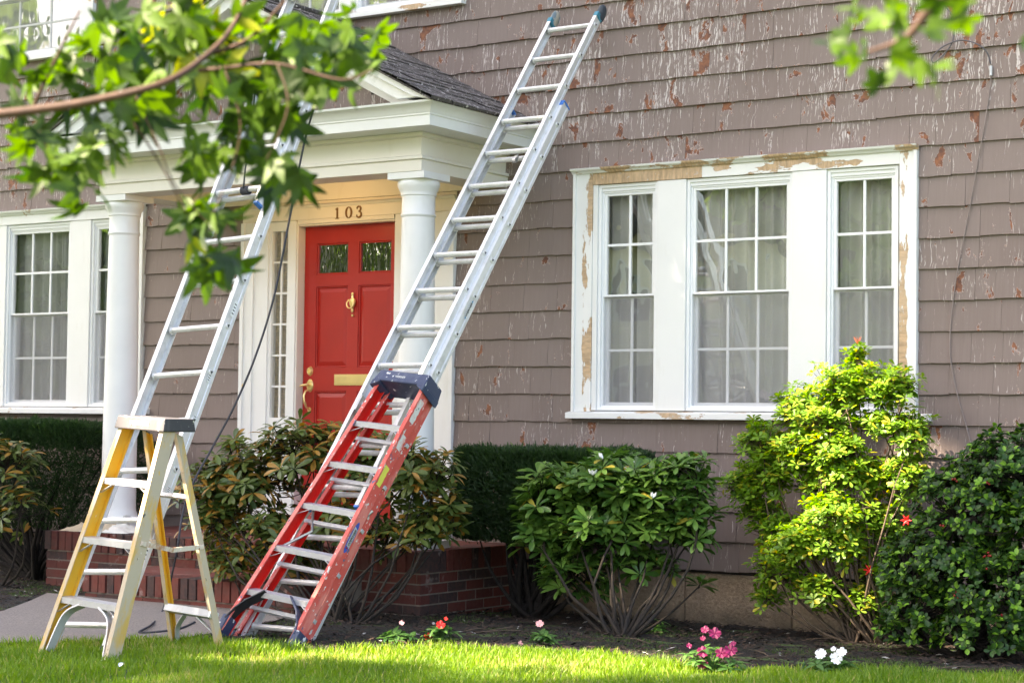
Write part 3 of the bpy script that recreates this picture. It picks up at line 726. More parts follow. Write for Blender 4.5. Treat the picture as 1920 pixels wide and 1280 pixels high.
# travel left-back -> front -> right-back keeps outward on the right
sweep([(PL, -.002), (PL, PF), (PR, PF), (PR, -.002)], [(a, z) for a, z in prof], mb)
o = pp('entablature', mb, 'cream', fixn=True); smooth_angle(o, 30)
mb = MB(); prof = [(-.2, 3.260), (.235, 3.260), (.235, 3.326), (.243, 3.330), (.243, 3.340), (.252, 3.352), (.262, 3.372), (.285, 3.392), (.305, 3.400), (.308, 3.414), (.0, 3.462), (-.2, 3.462)]
sweep([(PL, -.002), (PL, PF), (PR, PF), (PR, -.002)], prof, mb); o = pp('cornice', mb, 'trim', fixn=True); smooth_angle(o, 25)
mb = MB(); mb.box(PL+.241, PR-.241, PF+.24, -.004, 3.14, 3.18); pp('porch_ceiling', mb, 'cream')
AX, ZA, ZE = (PL+PR)/2, 0, 3.412
XE = PR+.30; slope = .515; ZA = ZE+slope*(XE-AX)
def chevron(off0, off1, y0, y1, name, mat, cut=None):
    """raking pieces of the pediment, both slopes in one mesh, measured vertically down from the roof line"""
    for s in (-1, 1):
        mb = MB(); zb = 3.44
        xo = lambda off: (ZA-off-zb)/slope      # half width where the line meets the cornice top
        poly = [(0, ZA-off0), (s*xo(off0), zb), (s*xo(off1), zb), (0, ZA-off1)]
        if off0 < .02: poly[1] = (s*(XE-AX+.012), ZE-.004)
        mb.prism([(x+AX, z) for x, z in poly], (0, y0, 0), (0, y1, 0), (1, 0, 0), (0, 0, 1)); pp(name, mb, mat, fixn=True, bevel=.002)
chevron(.002, .045, -1.375, -1.30, 'rake_crown', 'trim'); chevron(.047, .125, -1.335, -1.30, 'rake_fascia', 'trim')
chevron(.085, .098, -1.299, -1.06, 'rake_soffit', 'trim'); chevron(.10, .215, -1.085, -1.045, 'rake_frieze', 'trim')
mb = MB(); mb.prism([(PL+.02, 3.45), (PR-.02, 3.45), (AX, ZA-.13)], (0, -1.03, 0), (0, -.98, 0), (1, 0, 0), (0, 0, 1)); pp('tympanum', mb, 'under', fixn=True)
for k in range(5):     # shingles in the pediment
    zb = 3.45+k*.165; x = PL
    half = (ZA-.13-zb)/slope-.02
    x = AX-half
    while x < AX+half:
        x1 = min(AX+half, x+random.uniform(.18, .4)); mx_ = max(abs(x-AX), abs(x1-AX)); zt = min(zb+.18, ZA-.13-slope*mx_+.06)
        if zt-zb > .02: q = MB(); q.box(x+.0015, x1-.0015, -1.042+.004*(k%2), -1.031, zb, zt, 0, random.random()*.4); pp('tympanum_shingle', q, 'siding')
        x = x1
# roof planes and their tabs
ROOF = empty('portico_roof', (8, 0, 0), house)
for s in (-1, 1):
    mb = MB(); mb.prism([(0, ZA-.002), (s*(XE-AX+.02), ZE-.012), (s*(XE-AX+.02), ZE), (0, ZA+.012)], (AX, -1.40, 0), (AX, -.022, 0), (1, 0, 0), (0, 0, 1)); mb.obj('roof_deck', 'roof', ROOF, fixn=True)
    L = sqrt(1+slope*slope)*(XE-AX+.035); dirx = Vector((-s, 0, slope)).normalized(); nor = Vector((s*slope, 0, 1)).normalized()
    E0 = Vector((AX+s*(XE-AX+.035), 0, ZE-.008)); r = 0; t = 0
    stuff = MB()
    while t < L-.02:
        y = -1.415+random.uniform(-.15, 0)
        while y < -.03:
            y1 = min(-.024, y+random.uniform(.22, .4)); ya = max(y, -1.415)
            a = E0+dirx*(t+random.uniform(-.004, .004)); b = E0+dirx*min(L, t+.15); h = .017+random.uniform(-.004, .006)
            if y1-ya > .03:
                q = MB()
                q.add([a+nor*h+Vector((0, ya+.002, 0)), a+nor*(h+random.uniform(-.004, .004))+Vector((0, y1-.002, 0)), b+nor*.014+Vector((0, y1-.002, 0)), b+nor*.014+Vector((0, ya+.002, 0)),
                       a+Vector((0, ya+.002, 0)), a+Vector((0, y1-.002, 0))], [(0, 1, 2, 3), (4, 5, 1, 0)], 0, random.random()); q.obj('roof_shingle', 'roof', ROOF)
            y = y1
        t += .105
mb = MB(); mb.box(-.04, .04, -1.41, -.03, 0, .03); q = mb.obj('ridge_cap', 'roof', ROOF, bevel=.01); q.location = (AX, 0, ZA+.01)
# columns
for cx in (-10.32, -7.562):
    mb = MB(); zt, zb = 3.0, .47
    pr = [(.165, zb+.001), (.205, zb+.05), (.214, zb+.07), (.214, zb+.09), (.20, zb+.115), (.183, zb+.12), (.183, zb+.135), (.172, zb+.15), (.169, zb+.17)]
    for i in range(11): t = i/10; pr.append((.168-.022*(t**1.4), zb+.18+(zt-.30-zb-.18)*t))
    pr += [(.146, zt-.30), (.153, zt-.292), (.157, zt-.284), (.153, zt-.275), (.147, zt-.268), (.147, zt-.165), (.150, zt-.155), (.158, zt-.150), (.158, zt-.138), (.162, zt-.125), (.176, zt-.105), (.186, zt-.085), (.188, zt-.07), (.183, zt-.056), (.176, zt-.046)]
    pr = [(r*.775, z) for r, z in pr]; mb.lathe(pr, 40); mb.box(-.152, .152, -.152, .152, zt-.046, zt-.001); mb.box(-.178, .178, -.178, .178, zb-.02, zb+.05)
    o = mb.obj('column', 'column', house, fixn=True); o.location = (cx+8, -.905, 0); smooth_angle(o, 35)
# the porch's ceiling lamp, lit
lamp = empty('ceiling_lamp', (DX+8, -.62, 3.138), house)
mb = MB(); mb.lathe([(.001, -.09), (.05, -.08), (.08, -.045), (.085, -.01), (.06, .0)], 16); q = NT('lamp_glass'); q.b.inputs['Emission Color'].default_value = (1, .62, .28, 1); q.b.inputs['Emission Strength'].default_value = 2; mb.obj('lamp_globe', q.m, lamp, smooth=True)
pl = bpy.data.lights.new('porch_lamp', 'POINT'); pl.energy = .75; pl.color = (1, .60, .27); pl.shadow_soft_size = .08
po = bpy.data.objects.new('porch_lamp', pl); COL.objects.link(po); po.parent = lamp; po.location = (0, 0, -.17)
# cables on the wall
def cable(name, pix, r, mat, ys):
    mb = MB(); pts = [at(x, y, 1, d) for (x, y), d in zip(pix, ys)]; mb.tube(smoothpts(pts), r, 6); return hp(mb.obj(name, mat, house, smooth=True))
def smoothpts(pts, n=5):
    pts = [Vector(p) for p in pts]; out = []
    for i in range(len(pts)-1):
        p0, p1, p2, p3 = pts[max(0, i-1)], pts[i], pts[i+1], pts[min(len(pts)-1, i+2)]
        for k in range(n):
            t = k/n; out.append(.5*((2*p1)+(p2-p0)*t+(2*p0-5*p1+4*p2-p3)*t*t+(3*p1-p0-3*p2+p3)*t**3))
    return out+[pts[-1]]
cable('looped_cable', [(1750, -20), (1772, 12), (1788, 35), (1787, 75), (1772, 100), (1752, 118), (1748, 108), (1768, 88), (1800, 76), (1830, 82), (1850, 98), (1857, 120)], .0045, 'cable', [-.06]*5+[-.09, -.09]+[-.07]*3+[-.05, -.035])
cable('wall_cable', [(1857, 145), (1857, 160), (1845, 240), (1832, 310), (1818, 390), (1800, 480), (1790, 540), (1783, 600), (1781, 640), (1783, 680), (1795, 740), (1812, 800), (1825, 850)], .0042, 'cable2', [-.03]*13)
mb = MB(); mb.tube([(0, 0, .03), (0, 0, -.03)], .011, 8); q = hp(mb.obj('cable_coupling', 'steel', house)); c_ = at(1858, 133, 1, -.035); q.location = (c_.x+8, c_.y, c_.z)
# ================================================================== BRICK STOOP
st = empty('brick_stoop', (-9, -1, 0)); tag(st, 'low red brick stoop and steps under the portico, partly behind the shrubs', 'steps')
bricks = []
def brickobj(x0, x1, y0, y1, z0, z1):
    bricks.append((x0, x1, y0, y1, z0, z1))
SX0, SX1, SY = -10.74, -7.27, -1.22; STX = at(160, 1100, 1, -1.92).x
core = MB(); core.box(SX0+.005, SX1-.005, SY+.005, -.005, -.1, .462); core.box(STX+.005, -7.75-.005, -1.92+.005, SY+.011, -.1, .262)
o = core.obj('mortar_core', 'mortar', st); o.location = (9, 1, 0)
def course_x(x0, x1, y, z0, h, L=.205, off=0., dy=.10, rowlock=False):
    g = .010; x = x0-off
    L_ = .065 if rowlock else L
    while x < x1-.01:
        a, b = max(x, x0), min(x+L_, x1)
        if b-a > .02: brickobj(a, b, y+random.uniform(-.002, .002), y+dy, z0, z0+h)
        x += L_+g
def course_y(x, y0, y1, z0, h, L=.205, off=0., dx=.10, rowlock=False):
    g = .010; y = y0-off; L_ = .065 if rowlock else L
    while y < y1-.01:
        a, b = max(y, y0), min(y+L_, y1)
        if b-a > .02: brickobj(x-dx, x+random.uniform(-.002, .002), a, b, z0, z0+h)
        y += L_+g
zs_ = [.0, .068, .136, .204, .272]
for k, z in enumerate([-.01, .058, .126, .194, .262]):
    off = .1 if k%2 else 0
    if k < 3: course_x(SX0, STX-.01, SY, z, .058, off=off); course_x(-7.74, SX1, SY, z, .058, off=off)
    else: course_x(SX0, SX1, SY, z, .058, off=off)
    course_y(SX1, SY+.105, -.01, z, .058, off=.105-off)
course_x(SX0-.012, SX1+.012, SY-.015, .332, .138, rowlock=True, dy=.215)
course_y(SX1+.012, SY+.21, -.01, .332, .138, rowlock=True, dx=.215)
for k, z in enumerate([-.01, .058]):
    off = .1 if k%2 else 0; course_x(STX, -7.75, -1.92, z, .058, off=off); course_y(-7.75, -1.92+.105, SY-.002, z, .058, off=.105-off)
course_x(STX-.01, -7.74, -1.935, .128, .136, rowlock=True, dy=.215)
random.shuffle(bricks)
def vis_b(b): 
    c = ((b[0]+b[1])/2, b[2], (b[4]+b[5])/2); x, y = pxof(c); return (b[1]-b[0])*(b[5]-b[4])*(1 if x > 0 else .1)
mb = MB(); mb.box(STX+.004, -7.754, -1.72, SY+.01, .262, .2635); q = mb.obj('step_tread', 'brick', st); q.location = (9, 1, 0)
bricks.sort(key=vis_b, reverse=True); sb = MB(); bcache = {}
for i, (x0, x1, y0, y1, z0, z1) in enumerate(bricks):
    v = random.random()
    if i < 300:
        key = (round(x1-x0, 2), round(y1-y0, 2), round(z1-z0, 3), int(v*6))
        if key not in bcache:
            q = MB(); a, b, c = key[0]/2-.0, key[1]/2, key[2]/2; q.box(-a, a, -b, b, -c, c, 0, v); bcache[key] = q.mesh('brick', ['brick'])
        o = link('brick', bcache[key], st); o.location = ((x0+x1)/2+9, (y0+y1)/2+1, (z0+z1)/2)
    else: sb.box(x0+9, x1+9, y0+1, y1+1, z0, z1, 0, v)
if sb.v: sb.obj('bricks', 'brick', st, 'stuff')
# porch floor: tiles of brick behind the rowlock edge
mb = MB(); mb.box(SX0+.2, SX1-.2, SY+.2, -.006, .463, .468); q = mb.obj('porch_floor', 'brick', st); q.location = (9, 1, 0)
# ================================================================== EXTENSION LADDERS
def frame(o, z, x=(1, 0, 0)):
    z = Vector(z).normalized(); x = Vector(x); x = (x-z*x.dot(z)).normalized(); y = z.cross(x)
    return Matrix(((x.x, y.x, z.x, o[0]), (x.y, y.y, z.y, o[1]), (x.z, y.z, z.z, o[2]), (0, 0, 0, 1)))
RS = .3048
def rail_profile(s, d, wd, th=.0035, lip=.012):
    """C-section rail: web on the outside (s=+1 right rail), flanges turned inwards, a stiffening rib down the web"""
    h = d/2
    p = [(0, -h), (0, -h*.45), (-.003, -h*.38), (-.003, h*.38), (0, h*.45), (0, h), (-wd, h), (-wd, h-lip*.5), (-th, h-lip*.5), (-th-.003, h*.3), (-th-.003, -h*.3), (-th, -h+lip*.5), (-wd, -h+lip*.5), (-wd, -h)]
    return [(s*x, y) for x, y in p]
def extension_ladder(name, label, org, zdir, base_clear, top, base_top, fly_bot, fly_top, nlast, phase, parts):
    """z = 0 at the foot; rungs at phase + k*RS"""
    root = empty(name, mat=frame(org, zdir)); tag(root, label, 'ladder', 'extension ladders leaning against the house')
    bc = base_clear/2; fc = bc-.024; yf = -.062
    for s in (-1, 1):
        mb = MB(); mb.prism(rail_profile(s, .078, .030), (s*(bc+.026), 0, 0), (s*(bc+.026), 0, base_top), (1, 0, 0), (0, 1, 0)); o = mb.obj('base_rail', 'alu', root, fixn=True)
        mb = MB(); mb.prism(rail_profile(s, .066, .026), (s*(fc+.024), yf, fly_bot), (s*(fc+.024), yf, fly_top), (1, 0, 0), (0, 1, 0)); mb.obj('fly_rail', 'alu', root, fixn=True)
        mb = MB(); a, b = sorted((s*(bc-.004), s*(bc+.029))); mb.box(a, b, -.041, .041, base_top, base_top+.012); mb.box(a, b, -.041, -.039, base_top-.03, base_top); mb.obj('rail_cap', 'blue', root)
        mb = MB(); a, b = sorted((s*(fc-.003), s*(fc+.027))); mb.box(a, b, yf-.035, yf+.035, fly_bot-.014, fly_bot); mb.obj('rail_cap', 'blue', root)
        mb = MB(); a, b = sorted((s*(bc-.006), s*(bc+.032))); mb.box(a, b, -.044, .044, -.03, .03); mb.obj('rubber_foot', 'dark', root, bevel=.004)
    def rung(x0, x1, y, z):
        mb = MB(); n = 12; pr = []
        for j in range(n):
            t = 2*pi*j/n; r = .0185*(1+.05*(j%2)); pr.append((cos(t)*r*.95, sin(t)*r*.85))
        mb.prism(pr, (x0, 0, 0), (x1, 0, 0), (0, 1, 0), (0, 0, 1))
        for a, b in ((x0, x0+.007), (x1-.007, x1)): mb.tube([(a, 0, 0), (b, 0, 0)], .0245, 14)
        return mb
    rb = rung(-bc, bc, 0, 0).mesh('rung', ['alu']); rf = rung(-fc, fc, 0, 0).mesh('rung', ['alu'])
    pm = {}
    for s in (-1, 1):
        for k_, cl in (('b', bc+.026), ('f', fc+.024)):
            q = MB(); x = s*(cl+.001); q.tube([(x-s*.004, 0, 0), (x+s*.003, 0, 0)], [.020, .016], 14, 0)
            tri = [(.009, .010), (-.010, .002), (.004, -.012)]
            q.add([(x+s*.0036, a, b) for a, b in tri], [(0, 1, 2), (2, 1, 0)], 1); pm[s, k_] = q.mesh('rung_plug', ['alu', 'ink'])
    k = 0
    while phase+k*RS < base_top-.05:
        z = phase+k*RS; link('rung', rb, root, loc=(0, 0, z))
        for s in (-1, 1): link('rung_plug', pm[s, 'b'], root, loc=(0, 0, z))
        k += 1
    z = phase+RS*math.ceil((fly_bot+.03-phase)/RS)
    while z < fly_top-.03:
        link('rung', rf, root, loc=(0, yf, z+.006))
        for s in (-1, 1): link('rung_plug', pm[s, 'f'], root, loc=(0, yf, z+.006))
        z += RS
    return root, bc, fc, yf
zR = Vector((.0035, .6207, .784))*1; zR = Vector((-.0035, .6207, .784))
P0 = Vector((-6.9452+.20-.024, -.25, 4.0363))       # centre of the top fly rung
base0 = P0+Vector((0, .784, -.6207)).normalized()*.062
nL = 16.42; foot = base0-zR*(nL*RS)
LR, bc, fc, yf = extension_ladder('extension_ladder', 'long aluminium extension ladder with grey rubber mitts, crossing in front of the right column', foot, zR, .398, 0, (nL-2.42)*RS, (nL-13.45)*RS, (nL+.32)*RS, 0, (nL-16)*RS, None)
for s in (-1, 1):    # mitts at the head
    mb = MB(); mb.v = []
    mb.lathe([(.001, .075), (.02, .072), (.034, .055), (.040, .03), (.040, .0), (.036, -.03), (.030, -.045), (.001, -.045)], 16)
    mb.v = [(x*.55, y*1.15+.016, z*1.15) for x, y, z in mb.v]
    o = mb.obj('wall_mitt', m_splat('worn_mitt', (.40, .36, .29) if s < 0 else (.035, .045, .06), (.14, .19, .22) if s < 0 else (.07, .08, .09), .5, spots=((.2, .5, .6),), rough=.7, sc=20), LR, smooth=True)
    o.location = (s*(fc+.013), yf, (nL+.32)*RS+.03)
    mb = MB(); mb.box(-.017, .017, -.036, .036, -.03, .012); o = mb.obj('mitt_collar', 'teal', LR, bevel=.004); o.location = (s*(fc+.013), yf, (nL+.32)*RS)
# pulley on the rung, rung locks by the stepladder's cap
mb = MB(); mb.box(-.012, .012, -.008, .008, -.075, -.018); mb.tube([(-.012, 0, -.055), (.012, 0, -.055)], .018, 12); mb.tube([(0, 0, .0), (0, -.0, -.03)], .006, 6); o = mb.obj('pulley', 'steel', LR); o.location = (.06, yf+.02, (nL-4)*RS)
mb = MB(); mb.box(-.008, .008, -.03, .03, -.06, .05); mb.tube([(0, -.02, .05), (0, .02, .0), (0, .01, -.07)], .008, 6); o = mb.obj('rung_lock', 'steel', LR); o.location = (-fc+.012, yf-.01, (nL-11)*RS)
def label_x(parent, x, y, z, L, W, word, ang=1, m1='label', ink='ink', tip='inkblue'):
    """a lengthwise sticker on the outer (+x) face of a rail"""
    mb = MB(); n = 24
    mb.add([(x, y+W*.5*sin(2*pi*i/n)*.98, z+L*.5*cos(2*pi*i/n)) for i in range(n)], [tuple(range(n))]); mb.obj('maker_label', m1, parent)
    for s in (-1, 1):
        q = MB(); q.add([(x+.0006, y+W*.30*c, z+s*L*(.5 if c == 0 else .37)) for c in (0, 1, -1)], [(0, 1, 2), (2, 1, 0)]); q.obj('maker_mark', tip, parent)
    Mx = Matrix(((0, 0, 1, x+.001), (0, 0, 0, y), (0, 0, 0, z), (0, 0, 0, 1)))
    # text runs along +z, its top towards -y
    Mx = Matrix(((0, 0, 1, x+.001), (0, -1, 0, y), (1, 0, 0, z), (0, 0, 0, 1)))
    text('maker_name', word, W*.8, ink, parent, Mx, sx=L*.66/(W*.8*len(word)*.62), bold=.0004)
label_x(LR, bc+.0275, .002, (nL-8.35)*RS, .155, .028, 'WERNER', tip='inkteal')
# left ladder
zd = Vector((-.0561*1, cos(1.0552), sin(1.0552))); 
dL = Vector((.0562, -cos(1.0552), -sin(1.0552))).normalized(); zL = -dL
b0 = Vector((-7.5755, -3.0025, 2.3569))+Vector((.195, 0, 0)); nB = 8.52; footL = b0+dL*(nB*RS)
topn = (7.75-footL.z)/zL.z
LL, bc2, fc2, yf2 = extension_ladder('extension_ladder', 'left aluminium extension ladder with blue rail caps, rising behind the hanging leaves', footL, zL, .39, 0, (nB+4.35)*RS, (nB+.62)*RS, topn, 0, (nB-8)*RS, None)
for k, (zz, L_) in enumerate(((2.05, .10), (1.62, .07), (1.36, .05), (.92, .05), (.52, .12))):
    mb = MB(); mb.box(bc2+.026, bc2+.0268, -.012, .014, zz, zz+L_); mb.obj('warning_sticker', 'label', LL)
    mb = MB()
    for j in range(4): mb.box(bc2+.0270, bc2+.0273, -.008, .010, zz+L_*(.15+.2*j), zz+L_*(.22+.2*j))
    mb.obj('sticker_print', 'ink', LL)
def ropeob(name, pts, r, label, cat):
    mb = MB(); P = smoothpts(pts, 8); mb.tube(P, r, 6); return tag(mb.obj(name, 'rope', smooth=True), label, cat)
RP = [at(592, 190, 1, -2.30), at(572, 262, 1, -2.25), at(556, 340, 1, -2.3), at(541, 420, 1, -2.35), at(514, 555, 1, -2.45), at(480, 665, 1, -2.55), at(440, 760, 1, -2.65), at(400, 835, 1, -2.75), at(362, 905, 1, -2.9), at(343, 960, 1, -3.0), at(330, 1040, 1, -3.1), atg(306, 1150)+Vector((0, 0, .03)), atg(284, 1178)+Vector((0, 0, .025)), atg(262, 1192)+Vector((0, 0, .02)), atg(330, 1186)+Vector((0, 0, .02)), atg(365, 1172)+Vector((0, 0, .02))]
ropeob('rope', RP, .0065, 'dark braided rope sagging from the left extension ladder down to the path', 'rope')
q = (LL.matrix_world @ Vector((.04, yf2, (nB+1)*RS))); mb = MB()
for k in range(5): 
    th = [(.022*cos(t), .022*sin(t)) for t in [j*pi/4 for j in range(9)]]
    mb.tube([(q.x-.02+k*.011, q.y+a, q.z+b) for a, b in th], .006, 6)
mb.tube([(q.x, q.y-.02, q.z), (q.x+.02, q.y-.03, q.z+.12), (q.x+.04, q.y-.01, q.z+.30), (q.x+.06, q.y, q.z+.6)], .005, 6)
tag(mb.obj('rope_knot', 'rope', smooth=True), 'black rope knotted round a rung of the left extension ladder', 'rope')
# ================================================================== STEPLADDERS
def stepladder(name, label, M_, H, n, wb, wt, mats, cap, depth, spread_deg, closed, tread='alu_step'):
    """front rails in the local plane y=0 leaning by M_; H = rail length; rear frame hinged below the cap"""
    rin, rout = mats; root = empty(name, mat=M_); tag(root, label, 'stepladder')
    fr = .074 if closed else .084; fl = .028
    def rail(s, x0, x1, y, z0, z1, d, nm, ry=0., flange=fl):
        # outline: web outside; faces 0..: web outer + flange fronts faded
        h = d/2; t_ = .005
        p = [(0, -h), (0, h), (-flange, h), (-flange, h-t_), (-t_, h-t_), (-t_, -h+t_), (-flange, -h+t_), (-flange, -h)]
        p = [(s*a, b) for a, b in p]
        q = MB(); q.prism(p, (s*x0, y, z0), (s*x1, y+ry, z1-(0 if closed else .02)), (1, 0, 0), (0, 1, 0), 1, mf=lambda i: 1 if i in (0, 7, 1, 6, 2) else 0)
        return q.obj(nm, [rin, rout], root, fixn=True)
    hb, ht = wb/2, wt/2
    def hx(z): return hb+(ht-hb)*z/H
    for s in (-1, 1): rail(s, hb, ht, 0, 0, H, fr, 'front_rail')
    for k in range(1, n+1):
        z = H*(k/(n+1)); w_ = hx(z)-.006
        mb = MB(); tilt = M_.to_3x3().inverted() @ Vector((0, 0, 1)); lev = (M_.to_3x3().inverted() @ Vector((0, 1, 0)))
        ey = Vector((0, lev.y, lev.z)).normalized(); ez = Vector((0, tilt.y, tilt.z)).normalized()
        pr = [(-.042, 0), (.04, 0), (.04, -.022), (.037, -.022), (.037, -.003), (-.039, -.003), (-.039, -.030), (-.042, -.030)]
        mb.prism(pr, (-w_, 0, z), (w_, 0, z), ey, ez)
        for xx in (-.6, -.2, .2, .6):
            c = Vector((xx*w_, 0, z))+ey*(-.0425)+ez*(-.012); mb.tube([c, c+ey*(-.002)], .004, 6)
        mb.obj('step', tread, root, fixn=True)
        for s in (-1, 1):
            q = MB(); a = Vector((s*(w_-.085), 0, z))+ey*(-.030)+ez*(-.024); b = Vector((s*(hx(z-.085)-.006), -.01, z-.085))
            dd = (b-a).normalized(); q.prism([(-.010, -.0015), (.010, -.0015), (.010, .0015), (-.010, .0015)], a, b, ey, dd.cross(ey)); q.obj('step_brace', tread, root, fixn=True)
    return root, hx
# closed red stepladder leaning on the long ladder
ft = Vector((-6.755, -3.43, .125)); tp = Vector((-6.555, -2.385, 1.535))
Mr = frame(ft, tp-ft); HR = (tp-ft).length
RD, hxr = stepladder('stepladder', 'folded red fibreglass stepladder with a navy top cap, leaning on the long extension ladder', Mr, HR, 5, .54, .365, ('red_in', 'red_out'), None, 0, 0, True)
for s in (-1, 1):    # folded rear rails behind
    q = MB(); h = .027; t_ = .0045; fl = .026
    p = [(0, -h), (0, h), (-fl, h), (-fl, h-t_), (-t_, h-t_), (-t_, -h+t_), (-fl, -h+t_), (-fl, -h)]; p = [(s*a, b) for a, b in p]
    q.prism(p, (s*(.248), .090, .0), (s*.164, .084, HR-.02), (1, 0, 0), (0, 1, 0), 1, mf=lambda i: 1 if i in (0, 7, 1, 6) else 0); q.obj('rear_rail', ['red_in', 'red_out'], RD, fixn=True)
    q = MB(); q.box(s*.268-.022, s*.268+.022, -.046, .046, -.03, .095); q.obj('rubber_foot', 'navy', RD, bevel=.006)
    q = MB(); q.box(s*.252-.018, s*.252+.014, .064, .118, -.035, .06); q.obj('rubber_foot', 'navy', RD, bevel=.006)
for k in range(5):
    z = HR*(k+.62)/6+.03; w_ = .25-.07*z/HR; mb = MB(); mb.prism([(-.014, -.012), (.014, -.012), (.014, .012), (-.014, .012)], (-w_, .07, z), (w_, .07, z), (0, 1, 0), (0, 0, 1)); mb.obj('rear_bar', 'alu_step', RD, bevel=.003)
for s in (-1, 1):
    mb = MB(); a, b = Vector((s*.235, .03, .60)), Vector((s*.12, .06, .74)); mb.tube([a, b, Vector((s*.225, .05, .93))], .009, 6); mb.obj('spreader', 'steel', RD)
    # knee braces under the lowest step, the left one dark with grease
    mb = MB(); z1 = HR/6-.02; pts = [Vector((s*.262, -.02, .07)), Vector((s*.235, -.02, .14)), Vector((s*.19, -.02, .20)), Vector((s*.10, -.02, z1))]
    for a, b in zip(pts, pts[1:]):
        d_ = (b-a).normalized(); mb.prism([(-.03, -.004), (.03, -.004), (.03, .004), (-.03, .004)], a, b+d_*.002, (0, 1, 0), d_.cross(Vector((0, 1, 0))))
    o = mb.obj('knee_brace', 'dark' if s < 0 else 'navy', RD, fixn=True)
    if s < 0: o['label'] = 'black smeared knee brace'
mb = MB(); w_ = .192
mb.add([(-w_-.006, -.062, -.035), (w_+.006, -.062, -.035), (w_+.006, .112, -.035), (-w_-.006, .112, -.035), (-w_+.004, -.052, .048), (w_-.004, -.052, .048), (w_-.004, .10, .048), (-w_+.004, .10, .048)],
       [(4, 5, 6, 7), (0, 1, 5, 4), (1, 2, 6, 5), (2, 3, 7, 6), (3, 0, 4, 7), (0, 3, 2, 1)])
me = mb.mesh('c', ['navy']); 
o = link('top_cap', me, RD, loc=(0, 0, HR)); b_ = o.modifiers.new('bevel', 'BEVEL'); b_.width = .008; b_.segments = 3
# side wings of the cap reach further down, leaving the arch
for s in (-1, 1):
    q = MB(); a0, a1 = sorted((s*(w_+.007), s*(w_-.05))); q.box(a0, a1, -.064, .113, -.075, -.03); q.v = [(x, y, z+(.03 if abs(x) < w_-.03 and z < -.05 else 0)) for x, y, z in q.v]; q.obj('cap_wing', 'navy', RD, loc=(0, 0, HR), bevel=.005)
n = 28; q = MB(); q.add([(.062*cos(2*pi*i/n)-.01, -.0605-.0035*0, .004+.017*sin(2*pi*i/n)) for i in range(n)], [tuple(range(n))])
q.v = [(x, -.0605+(z+.035)/.083*.010, z) for x, y, z in q.v]; q.obj('cap_logo', 'label', RD, loc=(0, 0, HR))
q = MB(); q.add([(.052*cos(2*pi*i/n)-.01, 0, .004+.012*sin(2*pi*i/n)) for i in range(n)], [tuple(range(n))]); q.v = [(x, -.0617+(z+.035)/.083*.010, z) for x, y, z in q.v]; q.obj('cap_logo', 'ink', RD, loc=(0, 0, HR))
text('cap_lettering', 'WERNER', .019, 'label', RD, Matrix(((1, 0, 0, -.01), (0, -.12, -1, -.0585), (0, 1, -.12, HR+.004), (0, 0, 0, 1))), .0004)
# stickers on the right red rail
zr = lambda t_: HR*t_
Rx = lambda z: hxr(z)+.0012
def rail_decal(z0, z1, y0, y1, mat, name='worn_sticker', dx=.0012):
    mb = MB(); n = 8; L_, R_ = [], []
    for i in range(n+1):
        z = z0+(z1-z0)*i/n; L_.append((hxr(z)+dx, y0+random.uniform(-.004, .004)*(name == 'worn_sticker'), z)); R_.append((hxr(z)+dx, y1+random.uniform(-.004, .004)*(name == 'worn_sticker'), z))
    mb.add(L_+R_, [(i, n+1+i, n+2+i, i+1) for i in range(n)]); return mb.obj(name, mat, RD, fixn=False)
MT['stick'] = m_splat('weathered_sticker', (.66, .64, .60), (.70, .30, .26), .35, spots=((.3, .3, .32), (.1, .2, .15)), rough=.6, sc=30)
rail_decal(zr(.85), zr(.94), -.025, .018, 'stick'); rail_decal(zr(.745), zr(.80), -.02, .022, 'stick'); rail_decal(zr(.60), zr(.675), -.024, .016, 'labely')
zc = zr(.405); L_, W_ = .20, .042; n = 28
mb = MB(); mb.add([(hxr(zc+L_*.5*cos(2*pi*i/n))+.0020, W_*.5*sin(2*pi*i/n), zc+L_*.5*cos(2*pi*i/n)) for i in range(n)], [tuple(range(n))]); mb.obj('maker_label', 'inkblue', RD)
mb = MB(); mb.add([(hxr(zc)+.0045-(z_*.0506), y_, zc+z_) for y_, z_ in ((-.017, .064), (.013, .056), (.017, -.064), (-.013, -.056))], [(0, 1, 2, 3), (3, 2, 1, 0)]); mb.obj('maker_label', 'label', RD)
tl = (ht_ := (.365-.54)/2/HR)
text('maker_name', 'WERNER', .022, 'ink', RD, Matrix(((tl, 0, 1, hxr(zc)+.0065), (0, -1, 0, 0), (1, 0, -tl, zc), (0, 0, 0, 1))), sx=1.2, bold=.0)
mb = MB(); mb.add([(hxr(zc-.072)+.003, y_, zc-.072+z_) for y_, z_ in ((0, .012), (.010, 0), (-.010, 0))], [(0, 1, 2), (2, 1, 0)]); mb.obj('maker_mark', 'inkred', RD)

